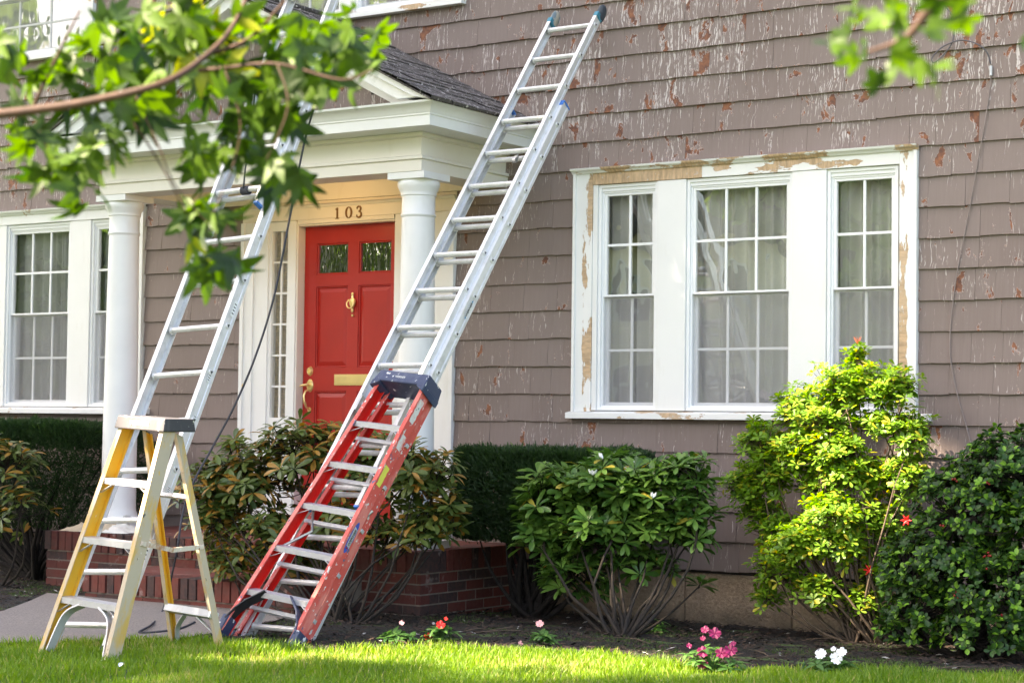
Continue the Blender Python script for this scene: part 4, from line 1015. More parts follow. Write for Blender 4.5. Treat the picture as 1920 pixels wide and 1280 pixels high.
# open yellow stepladder on the lawn
FL = Vector((-7.215, -4.54, .09)); rot = radians(-1)
ex = Vector((cos(rot), sin(rot), .035)).normalized()
fc0 = FL+ex*.25; topc = fc0+Vector((.075, .40, 1.20))
My = frame(fc0, topc-fc0, ex); HY = (topc-fc0).length
YL, hxy = stepladder('stepladder', 'small open yellow stepladder with worn paint-spattered rails, standing on the lawn', My, HY, 3, .50, .325, ('yel_in', 'yel_out'), None, 0, 0, False)
rear_top = Vector((0, .11, HY-.03)); inv = My.inverted()
rf = inv @ (fc0+Vector((.09, .78, -.015)))
for s in (-1, 1):
    q = MB(); h = .026; t_ = .0045; fl = .024
    p = [(0, -h), (0, h), (-fl, h), (-fl, h-t_), (-t_, h-t_), (-t_, -h+t_), (-fl, -h+t_), (-fl, -h)]; p = [(s*a, b) for a, b in p]
    q.prism(p, (rf.x+s*.185, rf.y, rf.z), (s*.125, rear_top.y, rear_top.z), (1, 0, 0), (0, 1, 0), 1, mf=lambda i: 1 if i in (0, 7, 1, 6) else 0); q.obj('rear_rail', ['yel_in', 'yel_out'], YL, fixn=True)
    def rp(t): return Vector((rf.x*(1-t)+s*(.185*(1-t)+.125*t), rf.y*(1-t)+rear_top.y*t, rf.z*(1-t)+rear_top.z*t))
    # spreader from front rail to rear rail
    a = Vector((s*(hxy(HY*.50)+.004), .0, HY*.50)); b = rp(.50)+Vector((s*.004, 0, 0)); m_ = (a+b)/2+Vector((0, .01, -.022))
    mb = MB()
    for u, v in ((a, m_), (m_, b)):
        d_ = (v-u).normalized(); side = Vector((1, 0, 0)); mb.prism([(-.003, -.012), (.003, -.012), (.003, .012), (-.003, .012)], u-d_*.012, v+d_*.012, side, d_.cross(side))
    for u in (a, m_, b): mb.tube([u-Vector((.006, 0, 0)), u+Vector((.006, 0, 0))], .010, 8)
    mb.obj('spreader', 'rustybar', YL, fixn=True)
def rearbar(t, name, hh=.03, dd=.02):
    c = [Vector((rf.x*(1-t)+s*(.185*(1-t)+.125*t)-s*.004, rf.y*(1-t)+rear_top.y*t, rf.z*(1-t)+rear_top.z*t)) for s in (-1, 1)]
    mb = MB(); mb.prism([(-dd, -hh/2), (dd, -hh/2), (dd, hh/2), (-dd, hh/2)], c[0], c[1], (0, 1, 0), (0, 0, 1)); return mb.obj(name, 'alu_step', YL, fixn=True, bevel=.003)
rearbar(.72, 'rear_bar', .022); rearbar(.19, 'rear_bar', .040, .034)
def arc(parent, a, b, c, wd, mat, name='knee_brace', side=Vector((0, 1, 0))):
    P = smoothpts([a, b, c], 6); mb = MB()
    for i in range(len(P)-1):
        d_ = (P[i+1]-P[i]).normalized(); mb.prism([(-wd, -.004), (wd, -.004), (wd, .004), (-wd, .004)], P[i], P[i+1]+d_*.001, side, d_.cross(side))
    mb.obj(name, mat, parent, fixn=True)
zs1 = HY/4
for s in (-1, 1):
    o = arc(YL, Vector((s*.205, -.01, .03)), Vector((s*.165, -.01, zs1-.10)), Vector((s*.07, -.01, zs1-.035)), .024, 'alu_step')
    t = .19; R0 = Vector((rf.x+s*.165, rf.y, rf.z+.03)); zb = rf.z*(1-t)+rear_top.z*t; yb = rf.y*(1-t)+rear_top.y*t
    arc(YL, R0, Vector((rf.x+s*.135, (R0.y+yb)/2, zb-.085)), Vector((rf.x+s*.05, yb, zb-.025)), .016, 'alu_step')
mb = MB(); w_ = .174
mb.add([(-w_-.008, -.075, -.045), (w_+.008, -.075, -.045), (w_+.008, .155, -.045), (-w_-.008, .155, -.045), (-w_, -.060, .022), (w_, -.060, .022), (w_, .145, .022), (-w_, .145, .022)],
       [(4, 5, 6, 7), (0, 1, 5, 4)], 0); mb.add([mb.v[i] for i in range(8)], [(1, 2, 6, 5), (2, 3, 7, 6), (3, 0, 4, 7), (0, 3, 2, 1)], 1)
me = mb.mesh('c', ['greycap', 'blackcap']); bm = bmesh.new(); bm.from_mesh(me); bmesh.ops.remove_doubles(bm, verts=bm.verts, dist=1e-5); bm.to_mesh(me); bm.free()
o = link('top_cap', me, YL, loc=(0, 0, HY)); b_ = o.modifiers.new('bevel', 'BEVEL'); b_.width = .006; b_.segments = 2
# level the cap with the horizon: counter the lean
lean = math.atan2((topc-fc0).y, (topc-fc0).z); o.rotation_euler = (lean, 0, 0)
q = text('cap_lettering', 'WERNER', .034, 'label', o, Matrix(((1, 0, 0, .0), (0, .21, -1, -.0705), (0, 1, .21, -.012), (0, 0, 0, 1))), .0004, sx=1.05)
# ================================================================== CLOTH AND TOOLS ON THE STOOP
def drape(name, x0, x1, y0, y1, z, h, mat, label, cat, seed, cut=None):
    mb = MB(); nx, ny = 34, 22
    for j in range(ny+1):
        for i in range(nx+1):
            u, v = i/nx, j/ny; e = min(u, 1-u, v, 1-v)*5; e = min(1, e)
            r = .5+.5*noise.noise(Vector((u*4+seed, v*3, seed))); r2 = abs(noise.noise(Vector((u*9, v*7+seed, 2))))
            mb.v.append((x0+(x1-x0)*u+.03*noise.noise(Vector((v*5, u, seed))), y0+(y1-y0)*v+.03*noise.noise(Vector((u*5, v, seed+9))), z+.004+e*h*(r*.8+r2*.5)))
    for j in range(ny):
        for i in range(nx): a = j*(nx+1)+i; mb.f.append([a, a+1, a+nx+2, a+nx+1]); mb.m.append(0); mb.a.append(.5)
    return tag(mb.obj(name, mat, smooth=True), label, cat)
c0 = at(200, 1000, 1, -1.15)
drape('drop_cloth', -10.64, -10.12, -1.2, -.62, .47, .11, 'cloth', 'crumpled tan canvas drop cloth on the left end of the brick stoop', 'cloth', 1.)
drape('rag', -10.42, -9.98, -1.21, -.85, .472, .075, 'clothw', 'white rag bundle beside the tan drop cloth on the stoop', 'rag', 4.)
def brush(loc, rz, label):
    r = empty('paint_brush', loc); r.rotation_euler = (0, .15, rz); tag(r, label, 'paint brush', 'brushes lying on the rags on the stoop')
    mb = MB(); mb.tube([(-.16, 0, 0), (-.10, 0, .0), (-.04, 0, 0), (0, 0, 0)], [.006, .011, .008, .014], 8); mb.obj('handle', 'clothw', r)
    mb = MB(); mb.box(0, .04, -.025, .025, -.009, .009); mb.obj('ferrule', 'steel', r, bevel=.002)
    mb = MB(); mb.box(.04, .10, -.024, .024, -.008, .008); mb.obj('bristles', 'bristle', r, bevel=.004)
b1 = at(200, 985, 1, -1.0); b2 = at(235, 985, 1, -.98)
brush((b1.x, -1.0, .575), .2, 'paint brush lying on the white rag, handle to the left'); brush((b2.x, -.97, .585), -.5, 'second paint brush lying crosswise by the column foot')

# ================================================================== PLANTS
def leaf_mesh(name, L, W, mat, v, fold=.18, droop=.25, shape='ell'):
    """a leaf along +x, blade up +z, with midrib fold and droop"""
    ts = [0, .18, .42, .68, .88, 1.0]; ws = {'ell': [.08, .6, 1., .9, .5, 0], 'obo': [.06, .35, .75, 1., .72, 0], 'lan': [.1, .8, 1, .7, .35, 0]}[shape]
    mb = MB(); 
    for t_, w_ in zip(ts, ws):
        x = L*t_*(1-.12*t_*droop*2); z = -L*droop*t_*t_; hw_ = W*.5*w_
        mb.v += [(x, -hw_, z+hw_*fold), (x, 0, z), (x, hw_, z+hw_*fold)]
    for i in range(5):
        a = i*3; mb.f += [[a, a+3, a+4, a+1], [a+1, a+4, a+5, a+2]]; mb.m += [0, 0]; mb.a += [v, v]
    return mb, mb.mesh(name, [mat], True)
def orient(d, up, loc, s=1.):
    d = Vector(d).normalized(); up = Vector(up); up = up-d*up.dot(d)
    if up.length < 1e-4: up = d.orthogonal()
    up.normalize(); y = up.cross(d)
    return Matrix(((d.x*s, y.x*s, up.x*s, loc[0]), (d.y*s, y.y*s, up.y*s, loc[1]), (d.z*s, y.z*s, up.z*s, loc[2]), (0, 0, 0, 1)))
def rnd_dir():
    while True:
        v = Vector((random.uniform(-1, 1), random.uniform(-1, 1), random.uniform(-1, 1)))
        if .05 < v.length < 1: return v.normalized()
class Foliage:
    def __init__(s, mat, L, W, fold=.2, droop=.2, shape='ell', nv=7):
        s.vars = []; s.mat = mat; s.items = []; s.rare = 0
        for i in range(nv): s.vars.append(leaf_mesh('leaf', L*random.uniform(.9, 1.1), W, mat, i/(nv-1) if nv > 1 else .5, fold, droop*random.uniform(.4, 1.5), shape))
    def add(s, M_, var=None):
        if var is None:
            var = random.randrange(len(s.vars))
            if var == len(s.vars)-1 and random.random() < s.rare: var = random.randrange(len(s.vars)-1)
        s.items.append((M_, var))
    def finish(s, root, parts=300, name='leaf', stuff='foliage'):
        def key(it):
            P = it[0].translation; d = P-CAM; z = d.dot(_f); px = 960+F*d.dot(_r)/z; py = 640-F*d.dot(_u)/z
            return z+(0 if -20 < px < 1940 and -20 < py < 1300 else 100)
        s.items.sort(key=key); inv = root.matrix_world.inverted() if False else Matrix.Translation(-root.location)
        # spread the singled-out leaves over the whole front, not just its nearest tip
        near = s.items[:int(len(s.items)*.55)]; pick = set(random.sample(range(len(near)), min(parts, len(near))))
        mb = MB()
        for i, (M_, k) in enumerate(s.items):
            if i in pick:
                o = link(name, s.vars[k][1], root); o.matrix_local = inv @ M_
            else:
                src = s.vars[k][0]; MM = inv @ M_; mb.add([MM @ Vector(v) for v in src.v], src.f, 0, src.a[0])
        if mb.v: mb.obj(stuff, s.mat, root, 'stuff', smooth=True)
def whorl(fo, P, axis, n, el=.35, s=1., var=None, pitchvar=.3):
    axis = Vector(axis).normalized(); a0 = random.uniform(0, 2*pi); q = axis.orthogonal().normalized(); r = axis.cross(q)
    for i in range(n):
        t_ = a0+2*pi*i/n+random.uniform(-.3, .3); e = el+random.uniform(-pitchvar, pitchvar)
        d = (q*cos(t_)+r*sin(t_))*cos(e)+axis*sin(e); up = axis*cos(e)-(q*cos(t_)+r*sin(t_))*sin(e)
        fo.add(orient(d, up, P+d*.006, s*random.uniform(.75, 1.1)), var() if callable(var) else var)
def bend(a, b, sag=.12, n=4, jit=.02):
    a, b = Vector(a), Vector(b); d = b-a; L = d.length; out = []
    o1 = Vector((random.uniform(-1, 1), random.uniform(-1, 1), random.uniform(-.5, .5)))*jit*3*L
    for i in range(n+1):
        t_ = i/n; p = a+d*t_; hz = Vector((0, 0, 1))*sin(pi*t_)*sag*L*-.5
        out.append(p+hz+o1*sin(pi*t_)+Vector((random.uniform(-1, 1), random.uniform(-1, 1), 0))*jit*L*.3*(0 < i < n))
    return out
def shrub(name, label, base, blobs, ntips, fo, wh, mats='twig', r0=.022, nodes=14, shell=.55, upw=.7, parts=300, cat='shrub', stem_r=.0035, sparse=None, leafs=1., var=None, el=.35, nbase=5, bspread=.08, rag=.35):
    """blobs: (centre, radii) ellipsoids that together give the crown its outline"""
    root = empty(name, base); tag(root, label, cat); B = Vector(base); st_ = MB(); tips = []
    tot = sum(b[1][0]*b[1][2] for b in blobs)
    for c, r in blobs:
        for _ in range(int(ntips*r[0]*r[2]/tot)):
            d = rnd_dir()
            if d.z < -.35 and random.random() < .5: d.z *= -1
            rr_ = shell+(1-shell)*random.random()**.5; rr_ *= 1+rag*noise.noise(Vector(c)*3+d*2.2)
            P = Vector((c[0]+d.x*r[0]*rr_, c[1]+d.y*r[1]*rr_, c[2]+d.z*r[2]*rr_))
            if P.y > -.06 or P.z < gz(P.x, P.y)+.08: continue
            if sparse and random.random() < sparse(P): continue
            tips.append((P, Vector(d), Vector(c)))
    nd = []
    for i in range(nodes):
        c, r = blobs[i%len(blobs)]; d = rnd_dir(); d.z = d.z*.4-.25; nd.append(Vector((c[0]+d.x*r[0]*.45, min(-.1, c[1]+d.y*r[1]*.45), c[2]+d.z*r[2]*.5)))
    bases = [B+Vector((random.uniform(-bspread, bspread), random.uniform(-bspread, bspread)*.6, -.03)) for _ in range(nbase)]
    for i, n_ in enumerate(nd):
        b = bases[i%nbase]; P = bend(b, n_, .10, 6, .05); k = len(P)
        st_.tube([p-B for p in P], [r0*(1-.68*j/(k-1)) for j in range(k)], 7)
    for P, d, c in tips:
        n_ = min(nd, key=lambda q: (q-P).length_squared+max(0, q.z-P.z)*.3)
        st_.tube([p-B for p in bend(n_, P, .14, 4, .05)], [r0*.3, r0*.22, stem_r*1.3, stem_r, stem_r*.8], 5, cap=False)
        ax = (d*(1-upw)+Vector((0, 0, 1))*upw+rnd_dir()*.25)
        whorl(fo, P, ax, random.choice(wh), el, leafs, var)
    st_.obj('stem', mats, root, smooth=True); fo.finish(root, parts)
    return root, tips, nd
def B_(px, py, y, rx, rz, ry=None):
    """an ellipsoid placed by where it is seen, radii in metres"""
    return (tuple(at(px, py, 1, y)), (rx, ry or rx*.8, rz))
# big olive rhododendron between the ladders
fo = Foliage('rhodo', .115, .036, .25, .30, 'obo', 9)
b = [B_(470, 900, -1.75, .28, .27, .3), B_(580, 850, -1.65, .30, .22, .3), B_(690, 870, -1.6, .30, .25, .3), B_(790, 900, -1.55, .26, .24, .3), B_(840, 960, -1.5, .14, .14, .2), B_(420, 980, -1.8, .20, .22, .25), B_(520, 1000, -1.75, .28, .18, .3), B_(640, 980, -1.65, .3, .16, .3), B_(800, 985, -1.6, .16, .14, .2), B_(400, 930, -1.85, .2, .22, .25), B_(440, 1050, -1.9, .22, .12, .2), B_(560, 1050, -1.7, .2, .10, .2), B_(750, 1010, -1.6, .2, .12, .2)]
RB = atg(650, 1168)
shrub('rhododendron', 'big olive rhododendron with bronze leaves, between the yellow and red stepladders', (RB.x, RB.y, gz(0, RB.y)), b, 760, fo, (6, 7, 8, 8), 'twig', .011, 40, .25, .62, rag=.65, nbase=7, bspread=.16)
# rhododendron at the far left edge
fo = Foliage('rhodo', .115, .036, .25, .30, 'obo', 9)
b = [B_(10, 880, -1.6, .22, .2, .25), B_(50, 960, -1.6, .10, .18, .2), B_(-50, 960, -1.6, .25, .2, .2)]
RB = at(-20, 1110, 1, -1.6)
shrub('rhododendron', 'olive rhododendron cut by the left edge, before the clipped yew', (RB.x, -1.6, .06), b, 110, fo, (6, 7, 8), 'twig', .014, 6, .5, .62, nbase=3)
# bright rhododendron with white buds
fo = Foliage('rhodob', .120, .037, .22, .22, 'obo', 9); fo.rare = .85
b = [B_(1160, 900, -1.05, .34, .17, .32), B_(1060, 930, -1.05, .22, .2, .3), B_(1250, 930, -1.0, .24, .2, .3), B_(1130, 1000, -1.1, .30, .18, .3), B_(1230, 1000, -1.0, .2, .14, .25), B_(1020, 1010, -1.1, .14, .16, .2), B_(1080, 1080, -1.1, .24, .13, .2), B_(1200, 1060, -1.05, .2, .08, .2), B_(1010, 950, -1.1, .12, .14, .2), B_(1290, 890, -1., .14, .10, .2), B_(1300, 980, -.95, .14, .16, .2), B_(1310, 1100, -.95, .05, .04, .05)]
RB = atg(1165, 1196)
root, tips, nd = shrub('rhododendron', 'glossy green rhododendron with white flower buds, left of the azalea', (RB.x, RB.y, gz(0, RB.y)), b, 520, fo, (8, 9, 10), 'twig', .013, 20, .45, .66, nbase=6, bspread=.06)
front = sorted(tips, key=lambda t_: (t_[0]-CAM).length)
for P, d, c in [t_ for t_ in front if t_[0].z > .75][:90:9]:
    mb = MB(); Q = P-Vector(root.location)
    for k in range(random.choice([3, 5])):
        a = random.uniform(0, 2*pi); dd = Vector((cos(a)*.6, sin(a)*.6, 1)).normalized(); mb.tube([Q+Vector((0, 0, .01)), Q+dd*.03, Q+dd*.05], [.003, .009, .002], 6)
    mb.obj('flower_bud', 'petal_w', root)
# azalea: layered clumps on pale crooked stems
fo = Foliage('azalea', .050, .022, .2, .15, 'obo', 11)
AY = -.55
b = [B_(1600, 730, AY, .24, .15, .22), B_(1680, 730, AY, .14, .13, .18), B_(1510, 775, AY, .20, .17, .22), B_(1608, 672, AY, .05, .08, .05), B_(1660, 800, AY, .17, .09, .2), B_(1430, 840, AY, .17, .16, .2), B_(1500, 850, AY-.05, .18, .14, .22), B_(1560, 790, AY-.05, .2, .12, .2),
     B_(1400, 915, AY, .15, .15, .2), B_(1450, 900, AY, .14, .14, .2), B_(1570, 850, AY-.15, .17, .14, .17), B_(1590, 895, AY-.15, .13, .09, .14), B_(1710, 820, AY, .12, .14, .15), B_(1700, 900, AY, .12, .16, .15),
     B_(1570, 965, AY-.25, .19, .12, .2), B_(1500, 1020, AY-.25, .17, .15, .2), B_(1460, 1070, AY-.2, .15, .13, .18), B_(1580, 1020, AY-.2, .18, .13, .18), B_(1650, 985, AY, .15, .16, .15), B_(1440, 1120, AY-.2, .08, .07, .1), B_(1650, 1070, AY-.05, .12, .12, .12), B_(1540, 1110, AY-.2, .16, .10, .16), B_(1620, 1130, AY-.1, .14, .10, .14), B_(1450, 990, AY-.05, .14, .12, .15), B_(1640, 900, AY, .14, .14, .15), B_(1540, 910, AY, .14, .12, .15), B_(1420, 960, AY, .1, .10, .12)]
RB = at(1630, 1205, 1, AY-.1)
root, tips, nd = shrub('azalea', 'tall bright yellow-green azalea with bare lower stems, in front of the big window', (RB.x, AY-.08, .02), b, 4700, fo, (5, 6, 7), 'twigl', .010, 44, .10, .62, stem_r=.0015, rag=.8, nbase=6, bspread=.12)
mb = MB(); c = at(1608, 645, 1, AY)-Vector(root.location)
for k in range(9): a = k*.7; dd = Vector((cos(a)*.55, sin(a)*.55, 1)).normalized(); mb.tube([c, c+dd*.05], [.004, .001], 4)
mb.obj('red_shoot', 'budr', root)
for px, py in ((1700, 975), (1630, 1068), (1520, 655+30)):
    mb = MB(); c = at(px, py, 1, AY-.2)-Vector(root.location)
    for k in range(6): a = k*1.05; dd = Vector((cos(a), -.3, sin(a))).normalized(); mb.tube([c, c+dd*.02, c+dd*.038], [.003, .007, .001], 5)
    if py > 700: mb.obj('late_bloom', 'petal_r', root)
# holly: dense glossy mound at the right edge
fo = Foliage('holly', .042, .025, .3, .15, 'ell', 9)
HY_ = -1.05
b = [B_(1830, 950, HY_, .30, .26, .35), B_(1900, 900, HY_, .30, .30, .35), B_(1790, 1050, HY_, .32, .26, .35), B_(1890, 1120, HY_, .36, .3, .4), B_(1740, 1150, HY_-.05, .2, .18, .25), B_(1980, 1050, HY_, .35, .5, .35), B_(1860, 1190, HY_-.1, .3, .18, .3), B_(1790, 900, HY_, .10, .10, .15), B_(1700, 1080, HY_, .16, .20, .2), B_(1690, 1190, HY_-.1, .14, .12, .15)]
RB = at(1860, 1255, 1, HY_)
root, tips, nd = shrub('holly_bush', 'dense dark glossy holly mound with red berries at the right edge', (RB.x, HY_, .04), b, 3000, fo, (5, 6, 6), 'twigd', .02, 20, .72, .45, stem_r=.0022, nbase=6, bspread=.2, el=.5, var=lambda: 8 if random.random() < .16 else random.randrange(8))
for px, py in ((1790, 900), (1848, 1045), (1856, 1037), (1852, 1068), (1790, 1112), (1800, 1116), (1853, 905), (1815, 1180), (1875, 1150), (1765, 985)):
    P = at(px, py, 1, HY_-.34); mb = MB()
    for k in range(3): mb.ball((random.uniform(-.012, .012), random.uniform(-.01, .01), random.uniform(-.012, .012)), .0065, 8)
    o = mb.obj('berries', 'berry', root, smooth=True); o.location = P-Vector(root.location)
# clipped yew hedges: dense needles on dark forking stems
def hedge(name, label, x0, x1, y0, y1, z0, z1, n, base, round_=.12):
    root = empty(name, base); tag(root, label, 'hedge'); B = Vector(base); mb = MB()
    cx, cy, cz = (x0+x1)/2, (y0+y1)/2, (z0+z1)/2; hx_, hy_, hz_ = (x1-x0)/2, (y1-y0)/2, (z1-z0)/2
    for i in range(n):
        u = Vector((random.uniform(-1, 1), random.uniform(-1, 1), random.uniform(-1, 1))); f = random.choice((0, 1, 1, 2, 2)); 
        u[f] = (1 if u[f] > 0 else -1)*(1-random.random()**2*.5)
        if f == 1 and random.random() < .7: u[1] = -abs(u[1])
        if f == 2 and random.random() < .6: u[2] = abs(u[2])
        # rounded box: pull the corners in
        s_ = 1-round_*(max(0, abs(u.x)-.6)**2+max(0, abs(u.z)-.6)**2+max(0, abs(u.y)-.6)**2)*3
        P = Vector((cx+u.x*hx_*s_, cy+u.y*hy_*s_, cz+u.z*hz_*s_))
        b_ = .5+.5*noise.noise(P*5); low = (P.z-z0)/(z1-z0)
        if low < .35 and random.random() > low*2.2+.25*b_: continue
        P += Vector((u.x*hx_, u.y*hy_, u.z*hz_)).normalized()*(.035*noise.noise(P*9)+.05*noise.noise(P*3.1))+(rnd_dir()*.03 if random.random() < .08 else Vector((0, 0, 0)))
        out = Vector((u.x*.5, u.y*.6, abs(u.z)*.6+.25))+rnd_dir()*.6; out.normalize()
        L_ = random.uniform(.018, .05); wd = random.uniform(.003, .0065); sd = out.cross(rnd_dir()).normalized()*wd; Q = P-B
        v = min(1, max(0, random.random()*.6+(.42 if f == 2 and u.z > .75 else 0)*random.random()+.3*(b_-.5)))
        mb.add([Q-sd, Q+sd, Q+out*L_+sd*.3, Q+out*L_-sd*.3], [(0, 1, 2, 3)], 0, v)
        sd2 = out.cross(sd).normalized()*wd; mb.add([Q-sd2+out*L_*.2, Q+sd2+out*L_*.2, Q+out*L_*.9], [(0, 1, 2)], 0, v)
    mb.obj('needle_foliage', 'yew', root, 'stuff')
    st_ = MB()
    for i in range(46):
        t_ = Vector((random.uniform(x0+.05, x1-.05), random.uniform(y0+.05, y1-.05), random.uniform(z0+.05, z1-.12))); a = B+Vector((random.uniform(-.10, .10), random.uniform(-.05, .05), -.02))
        P = bend(a, t_, .05, 6, .04); st_.tube([p-B for p in P], [.022*(1-.8*j/6) for j in range(7)], 6)
    st_.obj('stem', 'twigd', root, smooth=True); return root
ha = at(838, 842, 1, -.95); hb_ = at(1225, 850, 1, -.55)
YB = (-6.80, -.62, .02)
hedge('yew_hedge', 'dark clipped yew hedge under the wall, between the portico and the bright rhododendron', ha.x-.02, hb_.x-.1, -1.02, -.18, .50, at(900, 838, 1, -.9).z, 60000, YB)
la = at(185, 790, 1, -1.0)
hedge('yew_hedge', 'clipped dark yew hedge below the left window', -13.2, la.x-.02, -1.15, -.18, .42, at(100, 787, 1, -1.0).z, 56000, (-11.35, -.75, .02))
# ---- impatiens and seedlings
def flowerplant(name, label, base, hgt, spread, nl, heads, pet, cat='flower', leafmat='sprout', fr=.022):
    root = empty(name, base); tag(root, label, cat); fo = Foliage(leafmat, .070, .026, .15, .25, 'lan', 5); B = Vector(base); st_ = MB()
    for i in range(nl*2):
        a = random.uniform(0, 2*pi); r = 1.25*spread*sqrt(random.random()); P = B+Vector((cos(a)*r, sin(a)*r, hgt*1.25*random.uniform(.35, 1)*(1-.4*r/spread)))
        st_.tube([Vector((0, 0, -.01)), (P-B)*.5+Vector((0, 0, .01)), P-B], [.004, .003, .002], 5); whorl(fo, P, Vector((cos(a)*.3, sin(a)*.3, 1)), 5, .15, 1.)
    st_.obj('stem', 'sprout', root); fo.finish(root, 300)
    for (px, py, r) in heads:
        r *= 1.22
        P = at(px, py, 1, B.y-spread*.55); mb = MB(); nrm = (CAM-P).normalized()*.8+Vector((random.uniform(-.4, .4), 0, .5)); Mo = orient(nrm.orthogonal(), nrm, P-B)
        for k in range(5):
            a = k*2*pi/5+random.random()*.3; vs = [Vector((0, 0, 0))]
            for t_, rr_ in ((-.62, .75), (-.3, 1.02), (0, .92), (.3, 1.02), (.62, .75)): vs.append(Vector((cos(a+t_)*r*rr_, sin(a+t_)*r*rr_, r*.18+.15*r*cos(t_*6))))
            mb.add([Mo @ v for v in vs], [(0, 1, 2), (0, 2, 3), (0, 3, 4), (0, 4, 5)])
        mb.ball(Mo @ Vector((0, 0, r*.1)), r*.12, 6); mb.obj('flower_head', pet, root)
    return root
def gp(px, py): P = atg(px, py); return (P.x, P.y, gz(P.x, P.y))
flowerplant('impatiens', 'red impatiens with two open blooms, right of the red stepladder foot', gp(825, 1208), .10, .07, 9, [(826, 1171, .021), (803, 1193, .021), (836, 1159, .009)], 'petal_r')
flowerplant('impatiens', 'small pale pink impatiens left of the bright rhododendron stems', gp(1017, 1212), .10, .045, 7, [(1012, 1169, .019), (976, 1205, .012)], 'petal_p')
flowerplant('impatiens', 'leafy impatiens with one pale bud beside the red stepladder', gp(745, 1205), .07, .07, 8, [(753, 1167, .012)], 'petal_p')
flowerplant('impatiens', 'magenta impatiens clump with many blooms in the bed', gp(1335, 1258), .11, .12, 13, [(1340, 1187, .026), (1322, 1180, .018), (1318, 1222, .026), (1318, 1246, .024), (1352, 1224, .025), (1370, 1218, .027), (1365, 1225, .02), (1318, 1196, .012), (1292, 1210, .012), (1375, 1206, .012)], 'petal_m')
flowerplant('impatiens', 'white impatiens with a cluster of blooms, left of the holly', gp(1560, 1262), .08, .11, 12, [(1539, 1226, .025), (1567, 1234, .027), (1578, 1222, .022), (1563, 1216, .012)], 'petal_w')
flowerplant('seedling', 'two-leaved green seedling between the bright rhododendron and the azalea', gp(1235, 1188), .07, .02, 3, [], None, cat='plant')
# ================================================================== TREES
def px3(px, py, dist):
    d = (_f*F+_r*(px-960)-_u*(py-640)).normalized(); return CAM+d*dist
# left tree: trunk outside the frame, a limb hanging into it
TB = px3(-900, 900, 4.6); TB = Vector((TB.x, TB.y, .12))
tr = empty('maple_tree', TB); tag(tr, 'maple with a red-brown limb of bright lobed leaves hanging across the top left', 'tree')
fo = Foliage('maple', .070, .026, .2, .3, 'lan', 9)
def tp(P): return Vector(P)-TB
limb = [px3(-640, 330, 4.0), px3(-300, 260, 3.9), px3(-60, 222, 3.75), px3(60, 207, 3.7), px3(170, 190, 3.65), px3(300, 158, 3.62), px3(370, 118, 3.7), px3(430, 60, 3.8), px3(470, -20, 3.85)]
mb = MB(); mb.tube([tp(p) for p in smoothpts(limb, 5)], [(.032-.0022*i if i < 10 else max(.0035, .0105-.00022*(i-10))) for i in range(len(smoothpts(limb, 5)))], 8); mb.obj('branch', 'branch', tr, smooth=True)
def sub(pix, r0_, r1_, mat='branch'):
    P = smoothpts([px3(*p) for p in pix], 5); q = MB(); q.tube([tp(p) for p in P], [r0_+(r1_-r0_)*i/(len(P)-1) for i in range(len(P))], 6); q.obj('branch', mat, tr, smooth=True); return P
sub([(350, 135, 3.86), (420, 128, 3.8), (520, 120, 3.75), (640, 150, 3.7), (700, 130, 3.7)], .0045, .002)
sub([(400, 100, 3.88), (470, 70, 3.85), (545, -10, 3.8)], .0045, .003)
sub([(60, 207, 3.95), (100, 120, 3.9), (150, 20, 3.9)], .004, .002)
sub([(250, 170, 3.86), (300, 280, 3.8), (330, 350, 3.8), (400, 430, 3.78)], .002, .0012); sub([(215, 180, 3.86), (290, 290, 3.82), (350, 400, 3.8)], .0025, .0015)
sub([(420, 128, 3.8), (450, 220, 3.75), (440, 300, 3.75), (400, 400, 3.72)], .002, .0012); sub([(520, 120, 3.75), (540, 200, 3.7), (500, 300, 3.7)], .002, .0012)
sub([(60, 207, 3.95), (90, 280, 3.9), (150, 360, 3.85)], .003, .0015)
ZONES = [(0, 100, 35, 40, 9), (60, 140, 60, 40, 12), (30, 230, 50, 50, 16), (150, 150, 60, 60, 20), (130, 300, 45, 60, 13), (60, 300, 30, 40, 6), (215, 70, 50, 50, 15), (250, 120, 60, 50, 22), (290, 60, 50, 50, 20), (250, 210, 60, 40, 16), (190, 250, 45, 40, 12), (160, 370, 28, 22, 5),
         (340, 30, 50, 35, 18), (400, 60, 60, 45, 22), (370, 110, 60, 40, 20), (460, 120, 60, 40, 22), (530, 60, 60, 45, 24), (600, 90, 60, 45, 24), (650, 60, 55, 50, 22), (690, 100, 30, 30, 9), (560, 140, 70, 35, 20), (620, 150, 45, 30, 12), (470, 200, 50, 40, 16), (530, 200, 45, 40, 14), (400, 190, 60, 30, 10),
         (350, 270, 30, 40, 9), (370, 320, 30, 40, 10), (440, 270, 45, 30, 10), (530, 330, 35, 35, 9), (500, 300, 35, 35, 8), (375, 400, 25, 30, 8), (420, 400, 35, 25, 8), (390, 480, 25, 30, 8), (425, 500, 30, 20, 5), (360, 440, 25, 30, 5), (560, 340, 15, 25, 3)]
